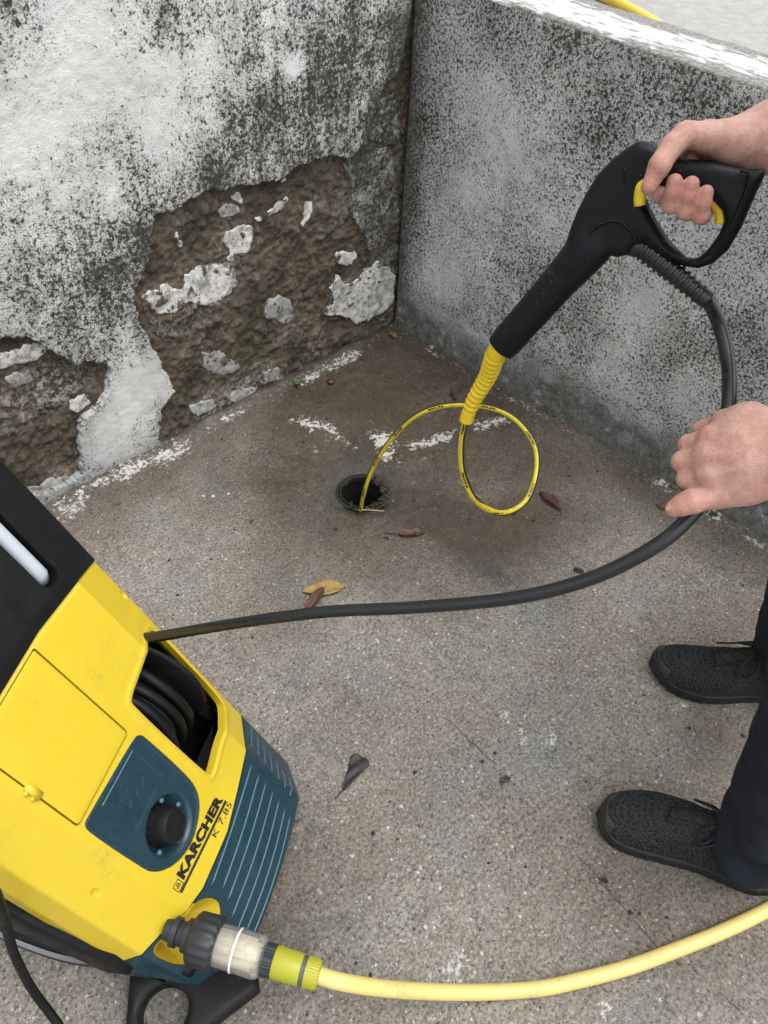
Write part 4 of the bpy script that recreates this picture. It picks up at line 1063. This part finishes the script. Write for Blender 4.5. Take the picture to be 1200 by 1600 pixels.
# ================================================================== PERSON
person = thing('person', 'person in dark trousers and black knit shoes holding the spray gun and hose', 'person')
def shoe_frame(toe, back):
    f = toe-back; f[2] = 0; f = unit(f); l = np.cross((0, 0, 1), f); return f, l
SL = .300
toe1, toe2 = on(1016, 1042, 'z', .012), on(934, 1268, 'z', .012)
fr1 = shoe_frame(toe1, on(1192, 1062, 'z', .012)); fr2 = shoe_frame(toe2, on(1190, 1362, 'z', .012))
wx_ = np.array([-.004, .0, .03, .07, .12, .17, .21, .245, .27, .288, .297, .301])
ww_ = 1.15*np.array([0, .022, .033, .036, .0375, .044, .0475, .0455, .0385, .027, .015, 0])
def shoe(toe, fr, side, name):
    f, l = fr; org = toe-f*SL; org[2] = 0
    tp = lambda P: org+P[:, :1]*f+P[:, 1:2]*l+P[:, 2:]*V(0, 0, 1)
    cy_ = lambda x: side*(.010*np.sin(np.clip((x-.05)/.25, 0, 1)*math.pi)-.006*np.clip((x-.2)/.1, 0, 1))
    def up_f(X, Y, Z):
        w_ = np.interp(X, wx_, ww_)+.0005
        h_ = np.interp(X, [-.01, 0, .03, .08, .12, .16, .20, .24, .27, .29, .302], [.05, .080, .098, .105, .104, .096, .078, .064, .056, .048, .02])
        yy = (Y-cy_(X))/(w_*(1-.22*np.clip((Z-.03)/.09, 0, 1)*np.clip((.2-X)/.1+.4, 0, 1)))
        zz = np.maximum(Z-.012, -.02*0+Z-.012)/np.maximum(h_-.012, .01)
        n = 2.6
        g = (np.abs(yy)**n+np.abs(np.clip(zz, 0, None))**n)**(1/n)-1
        d = g*np.minimum(w_, h_)*.9
        return np.maximum(np.maximum(d, .014-Z), X-.2995)
    P, q = nets(up_f, (-.012, -.07, .006), (.31, .07, .115), .0022)
    sh = obj('shoe', mesh('shoe', tp(P), q), KNIT, person)
    def so_f(X, Y, Z):
        w_ = np.interp(X, wx_-.002, ww_)+.004
        d = np.abs(Y-cy_(X))-w_
        top_ = .026+.012*sstep(.262, .292, X)
        bot = .010*sstep(.24, .305, X)**2+.0015*np.sin(X*420)*(Z < .012)
        r = .004
        d = np.maximum(d, X-.3035)
        dz = np.maximum(Z-top_, bot-Z)
        return np.sqrt(np.maximum(d+r, 0)**2+np.maximum(dz+r, 0)**2)-r+np.minimum(np.maximum(d+r, dz+r), 0)
    P, q = nets(so_f, (-.02, -.075, -.004), (.315, .075, .05), .0025)
    obj('sole', mesh('sole', tp(P), q), SOLE, sh)
    # toe guard
    def tg_f(X, Y, Z):
        return np.maximum(np.maximum(np.maximum(up_f(X, Y, Z)-.0022, .266+.25*np.abs(Y-cy_(X))-X), np.maximum(Z-.047, .018-Z)), X-.303)
    P, q = nets(tg_f, (.24, -.07, .006), (.312, .07, .06), .0018)
    obj('toe_guard', mesh('toe_guard', tp(P), q), SOLE_G, sh)
    # throat, tongue and laces
    zt = lambda x: np.interp(x, [.08, .12, .16, .20], [.107, .106, .098, .081])
    tn = [V(x, cy_(x), zt(x)-.001) for x in (.075, .11, .14, .17, .196)]
    obj('tongue', M_('tongue', tube(tp(spline(tn, 6)), lambda s: .016-.004*s/s[-1], 10, up=V(0, 0, 1), flat=.28)), LACE, sh)
    for sg in (-1, 1):
        rl = [V(x, cy_(x)+sg*(.0165-.003*(x-.1)/.1), zt(x)-.003) for x in (.085, .12, .15, .18, .198)]
        obj('eyelet_strip', M_('eyelet_strip', tube(tp(spline(rl, 6)), .0042, 8)), KNIT, sh)
    for k, x in enumerate((.185, .165, .145, .125, .105)):
        lc = [V(x+.004*(-1)**k, cy_(x)-.017, zt(x)-.001), V(x, cy_(x), zt(x)+.0045), V(x-.009, cy_(x)+.017, zt(x)-.001)]
        obj('lace', M_('lace', tube(tp(spline(lc, 6)), .0026, 6)), LACE, sh)
    kx = .118
    k0 = V(kx, cy_(kx), zt(kx)+.006)
    for pts in ([k0, k0+V(.018, side*.014, .006), k0+V(.040, side*.030, -.014), k0+V(.036, side*.042, -.034), k0+V(.010, side*.036, -.024), k0+V(-.004, side*.010, .002)],
                [k0, k0+V(.014, -side*.016, .005), k0+V(.034, -side*.026, -.010), k0+V(.022, -side*.036, -.024), k0+V(-.002, -side*.014, .001)],
                [k0, k0+V(-.012, side*.03, -.004), k0+V(-.030, side*.048, -.034), k0+V(-.034, side*.060, -.064)],
                [k0, k0+V(.0, -side*.03, -.008), k0+V(.030, -side*.042, -.034), k0+V(.060, -side*.046, -.044)]):
        obj('lace', M_('lace', tube(tp(spline(pts, 8)), .0022, 6)), LACE, sh)
    return org, f, l
o1, f1, l1 = shoe(toe1, fr1, 1, 'far')
o2, f2, l2 = shoe(toe2, fr2, -1, 'near')
fd = unit(f1+f2); rdv = V(fd[1], -fd[0], 0)
ank1 = o1+f1*.070+V(0, 0, .10); ank2 = o2+f2*.070+V(0, 0, .10)
hc_ = (ank1+ank2)/2+fd*.0; hc_[2] = .90
hip1 = hc_+rdv*.095; hip2 = hc_-rdv*.095
knee1 = (ank1+hip1)/2+fd*.05; knee2 = (ank2+hip2)/2+fd*.05
chest = hc_+fd*.10+V(0, 0, .36); neck = hc_+fd*.13+V(0, 0, .535); head = hc_+fd*.175+V(0, 0, .655)
sho1 = chest+rdv*.17+V(0, 0, .10); sho2 = chest-rdv*.17+V(0, 0, .10)
# --- trousers with folds at the hem
def tr_f(X, Y, Z):
    d = 9.0
    for a, k, h in ((ank1, knee1, hip1), (ank2, knee2, hip2)):
        dl = smin(cap(X, Y, Z, a+V(0, 0, -.010)-fd*.012, k, .066, .080), cap(X, Y, Z, k, h, .076, .095), .03)
        d = smin(dl, d, .02) if not np.isscalar(d) else dl
    d = smin(d, cap(X, Y, Z, hc_+V(0, 0, .03)+rdv*.06, hc_+V(0, 0, .03)-rdv*.06, .115, .115), .05)
    w_ = np.clip((.42-Z)/.35, 0, 1)
    ph_ = fbm(X+0*Z, Y+0*Z, 7, 2, .5, 301, z=Z+0*X)
    d = d-.010*w_*np.sin(Z*62+7*ph_+9*X)*(.6+ph_)-.009*fbm(X+0*Z, Y+0*Z, 12, 3, .5, 305, z=Z+0*X)
    hem = .070+.02*fbm(X+0*Y, Y+0*X, 9, 2, .5, 331)
    return np.maximum(np.maximum(d, hem-Z), Z-1.0)
lo = np.minimum(ank1, ank2)-V(.20, .20, 0); hi = np.maximum(ank1, ank2)+V(.20, .20, 0); lo[2] = .03; hi[2] = 1.02
lo = np.minimum(lo, hc_-.22); hi = np.maximum(hi, hc_+.22); lo[2] = .03; hi[2] = 1.02
P, q = nets(tr_f, lo, hi, .0075)
obj('trousers', mesh('trousers', P, q), TROUSER, person)
# --- hands
def hand_mesh(palm, fingers, pad_, kf=.004, ridges=()):
    allp = np.array([p for c in palm+fingers for p, r in c]); lo = allp.min(0)-.03; hi = allp.max(0)+.03
    if pad_ is not None: lo, hi = np.maximum(lo, pad_[0]), np.minimum(hi, pad_[1])
    def f(X, Y, Z):
        d = None
        for c in palm:
            for (a, ra), (b, rb) in zip(c[:-1], c[1:]):
                e = cap(X, Y, Z, a, b, ra, rb); d = e if d is None else smin(d, e, .014)
        for c in fingers:
            fd_ = None
            for (a, ra), (b, rb) in zip(c[:-1], c[1:]):
                e = cap(X, Y, Z, a, b, ra, rb); fd_ = e if fd_ is None else smin(fd_, e, .003)
            d = smin(d, fd_, kf)
        for a, b, ra, rb in ridges: d = smin(d, cap(X, Y, Z, a, b, ra, rb), .006)
        return d
    return nets(f, lo, hi, .0019)
A = lambda px, py, d, r: (at(px, py, d), r)
wrR = A(1205, 212, .868, .030)
elR = at(1420, 95, .90)
R_palm = [[(elR*.4+wrR[0]*.6, .036), wrR], [wrR, A(1160, 222, .872, .024), A(1078, 216, .898, .0135)], [wrR, A(1100, 226, .905, .0135)], [wrR, A(1122, 238, .908, .013)], [wrR, A(1146, 250, .905, .012)], [wrR, A(1150, 222, .856, .021), A(1105, 214, .856, .018)], [A(1190, 240, .868, .024), A(1172, 250, .872, .017)]]
R_fing = [
    [A(1150, 218, .850, .019), A(1072, 210, .845, .0135), A(1050, 228, .840, .0125), A(1031, 258, .838, .0118), A(1014, 292, .842, .0085)],
    [A(1074, 214, .900, .012), A(1040, 262, .918, .0105), A(1032, 300, .900, .0095), A(1030, 306, .868, .0085)],
    [A(1098, 226, .908, .012), A(1060, 292, .920, .0105), A(1050, 320, .890, .0100), A(1048, 319, .858, .0100), A(1051, 300, .846, .0088), A(1054, 284, .840, .0086)],
    [A(1122, 238, .910, .012), A(1086, 302, .920, .0105), A(1074, 331, .888, .0100), A(1072, 329, .857, .0102), A(1076, 307, .845, .0089), A(1080, 288, .839, .0088)],
    [A(1146, 250, .905, .0115), A(1112, 312, .912, .010), A(1098, 338, .885, .0095), A(1095, 336, .857, .0096), A(1099, 317, .846, .0084), A(1103, 301, .841, .0082)],
]
wrL = A(1222, 705, .735, .031)
elL = at(1560, 640, .80)
L_palm = [[(elL*.4+wrL[0]*.6, .038), wrL], [wrL, A(1165, 728, .742, .022), A(1108, 742, .754, .0135)], [wrL, A(1160, 702, .740, .022), A(1104, 712, .752, .0135)], [wrL, A(1162, 682, .745, .021), A(1112, 684, .758, .013)], [wrL, A(1168, 665, .752, .020), A(1132, 660, .768, .012)], [A(1205, 735, .748, .024), A(1165, 752, .752, .021), A(1128, 768, .757, .016)]]
L_fing = [
    [A(1165, 755, .752, .020), A(1122, 770, .757, .0155), A(1090, 780, .759, .0122), A(1082, 783, .759, .0125), A(1066, 789, .762, .0108), A(1053, 795, .765, .0085)],
    [A(1110, 742, .754, .0118), A(1074, 748, .772, .0104), A(1078, 752, .812, .0096), A(1108, 756, .822, .0085)],
    [A(1106, 712, .752, .0120), A(1066, 721, .775, .0106), A(1072, 728, .818, .0098), A(1112, 732, .828, .0088)],
    [A(1113, 684, .758, .0116), A(1076, 695, .783, .0102), A(1086, 704, .825, .0094), A(1122, 708, .832, .0085)],
    [A(1132, 660, .768, .0108), A(1097, 671, .797, .0092), A(1106, 682, .828, .0086), A(1136, 688, .834, .008)],
]
L_ridge = []
for (x0, y0), (x1, y1), dd_, d1_ in (((1190, 722), (1110, 741), .7185, .7405), ((1186, 703), (1106, 711), .7165, .7385), ((1188, 684), (1114, 683), .721, .7445), ((1192, 668), (1134, 659), .731, .7555)):
    L_ridge.append((at(x0, y0, dd_), at(x1, y1, d1_), .0022, .0034)); L_ridge.append((at(x1, y1, d1_+.008), at(x1-2, y1, d1_+.009), .0098, .0095))
for P_ in ([(1198, 690), (1172, 694), (1150, 698), (1130, 696)], [(1185, 712), (1165, 706), (1150, 698)], [(1190, 676), (1168, 672), (1150, 672)]):
    pp = [at(a_, b_, .7205+.00016*(1200-a_)) for a_, b_ in P_]
    for a_, b_ in zip(pp[:-1], pp[1:]): L_ridge.append((a_, b_, .0020, .0018))
R_ridge = [(at(1068, 209, .838), at(1070, 211, .838), .0105, .0105), (at(1030, 259, .832), at(1031, 260, .832), .0095, .0095)]
pr, qr = hand_mesh(R_palm, R_fing, None, .003, R_ridge)
pl_, ql = hand_mesh(L_palm, L_fing, None, .0028, L_ridge)
def flush(P, fing):
    v = np.zeros(len(P))
    for c in fing:
        for p, r in c[-2:]: v = np.maximum(v, np.exp(-(np.linalg.norm(P-p, axis=1)/.016)**2))
        for p, r in c[:2]: v = np.maximum(v, .6*np.exp(-(np.linalg.norm(P-p, axis=1)/.012)**2))
    return v
# --- the rest of the body (mostly outside the picture)
elbR, elbL = elR, elL
def body_f(X, Y, Z):
    d = cap(X, Y, Z, hc_+V(0, 0, .02), chest, .125, .135)
    for s_, e_, w_ in ((sho1, elbR, wrR[0]), (sho2, elbL, wrL[0])):
        d = smin(d, cap(X, Y, Z, s_, e_, .05, .042), .03)
        d = smin(d, cap(X, Y, Z, e_, e_*.42+w_*.58, .042, .0345), .01)
    d = smin(d, cap(X, Y, Z, sho1, sho2, .06, .06), .05)
    d = smin(d, cap(X, Y, Z, neck-V(0, 0, .05), head-V(0, 0, .05), .055, .052), .03)
    d = smin(d, cap(X, Y, Z, head+fd*.005, head+V(0, 0, .045), .078, .086), .02)
    d = smin(d, cap(X, Y, Z, head+fd*.045-V(0, 0, .065), head+fd*.03, .035, .055), .03)
    nz = head+fd*.098-V(0, 0, .012)
    d = smin(d, cap(X, Y, Z, nz+V(0, 0, .03)-fd*.01, nz+fd*.012, .009, .014), .012)
    for sg in (-1, 1):
        d = smin(d, cap(X, Y, Z, head+sg*rdv*.083+V(0, 0, .015), head+sg*rdv*.086-V(0, 0, .02), .014, .010), .008)
        ey = head+fd*.092+sg*rdv*.032+V(0, 0, .018)
        d = np.maximum(d, -(np.sqrt((X-ey[0])**2+(Y-ey[1])**2+(Z-ey[2])**2)-.013))
        d = smin(d, cap(X, Y, Z, ey-fd*.004, ey-fd*.004, .012, .012), .002)
    mo = head+fd*.097-V(0, 0, .055)
    d = smin(d, cap(X, Y, Z, mo-rdv*.02, mo+rdv*.02, .006, .006), .01)
    return d
bl_ = np.array([hc_, chest, neck, head+V(0, 0, .1), sho1, sho2, elbR, elbL, wrR[0], wrL[0]])
P, q = nets(body_f, bl_.min(0)-.17, bl_.max(0)+.17, .0115)
v_, q_, _ = join([(P, q, None), (pr, qr, None), (pl_, ql, None)])
fl = np.concatenate([np.zeros(len(P)), flush(pr, R_fing), .8*flush(pl_, L_fing)])
body = obj('body', mesh('body', v_, q_, attrs={'flush': fl}), SKIN, person)
def nail(tip, prev, out_, r):
    ax = unit(tip-prev); o = unit(out_-(out_@ax)*ax); s = np.cross(ax, o); vs = []
    c = tip+ax*r*.15+o*r*.80; n1, n2 = 5, 12
    for i in range(n1):
        for j in range(n2):
            k = i/(n1-1); t = 2*math.pi*j/n2
            vs.append(c+ax*(k*.0058*math.cos(t))+s*(k*.0046*math.sin(t))+o*(.0016*(1-k*k)-.0022*(k*math.sin(t))**2))
    qs = [(i*n2+j, (i+1)*n2+j, (i+1)*n2+(j+1) % n2, i*n2+(j+1) % n2) for i in range(n1-1) for j in range(n2)]
    return np.array(vs), np.array(qs), None
for c in R_fing[2:]:
    (b, _), (a, r) = c[-2], c[-1]
    obj('nail', M_('nail', nail(a, b, -unit(a-CAM)+.0*g1, r)), NAIL, body)
c = L_fing[0]; obj('nail', M_('nail', nail(c[-1][0], c[-2][0], unit(-unit(c[-1][0]-CAM)+.6*c_u), c[-1][1])), NAIL, body)
def hair_f(X, Y, Z):
    d = cap(X, Y, Z, head-fd*.004, head+V(0, 0, .045), .084, .092)+.003*fbm(X+0*Z, Y+0*Z, 60, 3, .6, 401, z=Z+0*X)
    cut = .6*((X-head[0])*fd[0]+(Y-head[1])*fd[1])-.8*(Z-head[2])-.004
    return np.maximum(np.maximum(d, cut), head[2]-.06-Z)
hr = nets(hair_f, head-.15, head+.18, .007)
obj('hair', mesh('hair', *hr), HAIR, person)
def jk_f(X, Y, Z):
    d = cap(X, Y, Z, hc_+V(0, 0, .0), chest, .142, .150)
    d = smin(d, cap(X, Y, Z, sho1, sho2, .075, .075), .05)
    for s_, e_, w_ in ((sho1, elbR, wrR[0]), (sho2, elbL, wrL[0])):
        d = smin(d, cap(X, Y, Z, s_, e_, .066, .056), .03)
        d = smin(d, cap(X, Y, Z, e_, e_*.62+w_*.38, .056, .052), .012)
    d = np.maximum(d, Z-(neck[2]-.005)) 
    d = np.maximum(d, hc_[2]-.10-Z)
    return d-.006*fbm(X+0*Z, Y+0*Z, 11, 3, .5, 311, z=Z+0*X)
P, q = nets(jk_f, bl_.min(0)-.2, bl_.max(0)+.2, .012)
obj('jacket', mesh('jacket', P, q), JACKET, person)
# ================================================================== LEAVES, TWIGS AND CHIPS ON THE FLOOR
def gz_(p): return float(gheight(np.array([p[0]]), np.array([p[1]]))[0])
def leaf(name, a, b, wd, mat, curl, label, cat='leaf', fold=.25, stem=.0, seed=1, ragged=0.0, lift=.003, z0=None, fan=False):
    a, b = np.array(a, float), np.array(b, float); L = np.linalg.norm(b-a); ax = (b-a)/L; s = np.cross((0, 0, 1), ax); s = unit(s)
    n, m_ = 22, 9; vs, al, ac = [], [], []
    g = np.random.default_rng(seed)
    for i in range(n):
        t = i/(n-1); w_ = wd*max(.02, math.sin(math.pi*min(1, t**.8)))**.75
        if fan: w_ = wd*(.06+.94*t**.85)*(1-.45*max(0, t-.86)/.14)
        w_ *= 1+ragged*(g.random()-.5)*2
        for j in range(m_):
            k = -1+2*j/(m_-1)
            p = a+ax*t*L+s*k*w_+V(0, 0, lift+fold*abs(k)**1.3*w_+curl*L*(math.sin(math.pi*t)*.5+.5*t*t)+.0015*math.sin(9*t+4*k+seed))
            vs.append(p); al.append(t); ac.append(abs(k))
    v = np.array(vs); zg = np.array([gz_(p) for p in v]) if z0 is None else np.full(len(v), z0)
    v[:, 2] += zg
    parts = [(v, gridq(n, m_), None)]
    me = mesh(name, v, gridq(n, m_), attrs={'along': al, 'across': ac})
    o = obj(name, me, mat, label=label, category=cat)
    so = o.modifiers.new('thickness', 'SOLIDIFY'); so.thickness = .0006
    if stem > 0:
        st = np.array([a+V(0, 0, lift+.001+(gz_(a) if z0 is None else z0)), a-ax*stem*.5+s*stem*.1+V(0, 0, .003+(gz_(a) if z0 is None else z0)), a-ax*stem+s*stem*.25+V(0, 0, .002+(gz_(a) if z0 is None else z0))])
        obj('stalk', M_('stalk', tube(spline(st, 6), .0011, 6)), mat, o)
    return o
G = lambda px, py: V(*on(px, py)[:2], 0)
leaf('fallen_leaf', G(538, 918), G(472, 926), .020, L_YEL, .03, 'yellow brown fallen leaf just above the sagging black hose', seed=3, stem=.004)
leaf('fallen_leaf', G(506, 922), G(472, 972), .012, L_BRN, .05, 'dark brown curled leaf crossing under the black hose', fold=.7, seed=5, lift=.007)
leaf('fallen_leaf', G(536, 1236), G(566, 1184), .021, L_BLK, .02, 'blackish dried leaf with stalk in the middle of the floor', fold=.08, stem=.022, seed=8, ragged=.16, fan=True)
leaf('fallen_leaf', G(622, 836), G(664, 834), .012, L_BRN, .06, 'reddish brown wet leaf on the dark stain below the drain', fold=.5, seed=9, ragged=.2, stem=.03)
leaf('fallen_leaf', G(843, 770), G(877, 800), .012, L_BRN, .10, 'small brown curled leaf to the right of the yellow hose loop', fold=.6, seed=11, ragged=.25)
leaf('fallen_leaf', G(1026, 790), G(1046, 797), .010, mat_leaf('leaf_tan', (.16, .07, .03), (.11, .05, .025)), .03, 'small tan leaf on the floor beside the thumb', fold=.3, seed=12)
leaf('fallen_leaf', G(607, 522), G(622, 530), .010, mat_leaf('leaf_ochre', (.22, .13, .05), (.13, .07, .03)), .05, 'ochre leaf scrap in the corner where the walls meet', fold=.3, seed=14)
leaf('fallen_leaf', G(705, 612), G(712, 628), .006, L_BRN, .10, 'tiny brown leaf scrap left of the yellow ribbed sleeve', fold=.4, seed=15)
leaf('fallen_leaf', G(896, 890), G(912, 897), .006, L_BLK, .10, 'black leaf scrap under the hose on the right', fold=.4, seed=16)
leaf('fallen_leaf', G(780, 1224), G(797, 1216), .006, L_BRN, .1, 'small brown leaf scrap between the washer and the near shoe', fold=.4, seed=17, ragged=.3)
leaf('fallen_leaf', G(938, 1374), G(950, 1380), .004, L_BLK, .1, 'tiny black leaf scrap at the crack below the near shoe', fold=.4, seed=18, ragged=.3)
p = G(517, 598); p[2] = gz_(p)+.004
me = M_('seed_pod', lathe(p-V(0, 0, .003), (0, 0, 1), [(0, .009), (.004, .0115), (.008, .0108), (.011, .007), (.010, .003), (.0115, .001)], 20, True, lambda d, a: .0008*np.sin(3*a+d*300)))
obj('seed_pod', me, L_BRN, label='round dark brown seed pod near the foot of the peeling wall', category='seed pod')
p = G(683, 607); p[2] = gz_(p)+.003
obj('seed_pod', M_('seed_pod', rock(p, .006, 77)), L_BRN, label='small dark seed left of the gun nozzle near the low wall', category='seed pod')
a, b = on(558, 796.5, 'z', .004), on(600, 798.5, 'z', .004)
obj('straw', M_('straw', tube(spline([a, (a+b)/2+V(0, 0, .001), b], 6), .0013, 6)), STRAW, label='pale straw lying at the near rim of the drain', category='straw')
a, b, c = G(715, 752), G(735, 768), G(752, 778)
for q0 in (a, b, c): q0[2] = gz_(q0)+.002
obj('twig', M_('twig', tube(spline([a, b, c], 6), .0009, 6)), STRAW, label='thin dry twig beside the yellow hose loop', category='twig')
def sprout(px, py, n, sz, label, onwall=None, seed=1):
    r0 = on(px, py) if onwall is None else on(px, py, *onwall)
    g = np.random.default_rng(seed)
    t = thing('weed', label, 'weed')
    for k in range(n):
        a = g.uniform(0, 6.28); d = V(math.cos(a), math.sin(a), .6+.8*g.random()); l = sz*g.uniform(.6, 1.2)
        s = unit(np.cross(d, (0, 0, 1))); nseg = 7; vs = []
        for i in range(nseg):
            u = i/(nseg-1); w_ = .30*l*math.sin(math.pi*u**.7)+.0006
            for kk in (-1, 0, 1): vs.append(r0+d*l*u+s*kk*w_+V(0, 0, -.5*l*u*u+.15*w_*abs(kk)))
        al = np.repeat(np.linspace(0, 1, nseg), 3)
        obj('leaf', mesh('leaf', np.array(vs), gridq(nseg, 3), attrs={'along': al, 'across': np.tile([1, 0, 1], nseg)}), L_GRN, t)
sprout(466, 602, 6, .018, 'tiny green weed at the foot of the peeling wall', seed=2)
sprout(1118, 802, 7, .020, 'green weed at the foot of the low wall beside the hand', seed=3)
sprout(1052, 762, 5, .014, 'small green weed behind the knuckles at the low wall', seed=6)
sprout(640, 290, 6, .012, 'green moss tuft high in the corner between the walls', ('y', -.004), seed=4)
for k, (px, py, r) in enumerate(((318, 776, .005), (333, 777, .0055), (357, 772, .004))):
    p = G(px, py); p[2] = gz_(p)+r*.3
    obj('chip', M_('chip', rock(p, r, 40+k)), PEB_W, label=['left one of two white chips lying close together on the floor', 'right one of two white chips lying close together on the floor', 'small pale chip right of the pair of white chips'][k], category='stone chip')
gr = []
for k in range(900):
    p = V(rng.uniform(-1.75, -.02), rng.uniform(-1.75, -.02), 0)
    if np.hypot(*(p-DRAIN)[:2]) < .08: continue
    r = rng.uniform(.0012, .0030)
    if rng.random() < .08: r *= 1.6
    p[2] = gz_(p)+r*.2; gr.append(rock(p, r, 2000+k))
for k in range(260):
    t = rng.random(); u = abs(rng.normal(0, .02))
    p = V(-1.4*t, -.006-u, 0) if rng.random() < .6 else V(-.008-u, -1.4*t, 0)
    r = rng.uniform(.0015, .005); p[2] = gz_(p)+r*.2; gr.append(rock(p, r, 4000+k))
obj('grit', M_('grit', join(gr)), PEB_G, kind='stuff', label='loose grit scattered over the concrete floor')
lit = []
for k in range(90):
    p = V(rng.uniform(-1.4, -.05), rng.uniform(-1.6, -.05), 0)
    if np.hypot(*(p-DRAIN)[:2]) < .08: continue
    p[2] = gz_(p)+.0015; lit.append(rock(p, rng.uniform(.0018, .0042), 7000+k, .35))
obj('leaf_litter', M_('leaf_litter', join(lit)), L_BLK2, kind='stuff', label='tiny dark leaf crumbs strewn over the floor')
SC.cycles.max_bounces = 6
SC.cycles.diffuse_bounces = 3
SC.cycles.glossy_bounces = 3
SC.cycles.transmission_bounces = 6
SC.cycles.use_adaptive_sampling = True
SC.cycles.adaptive_threshold = 0.02
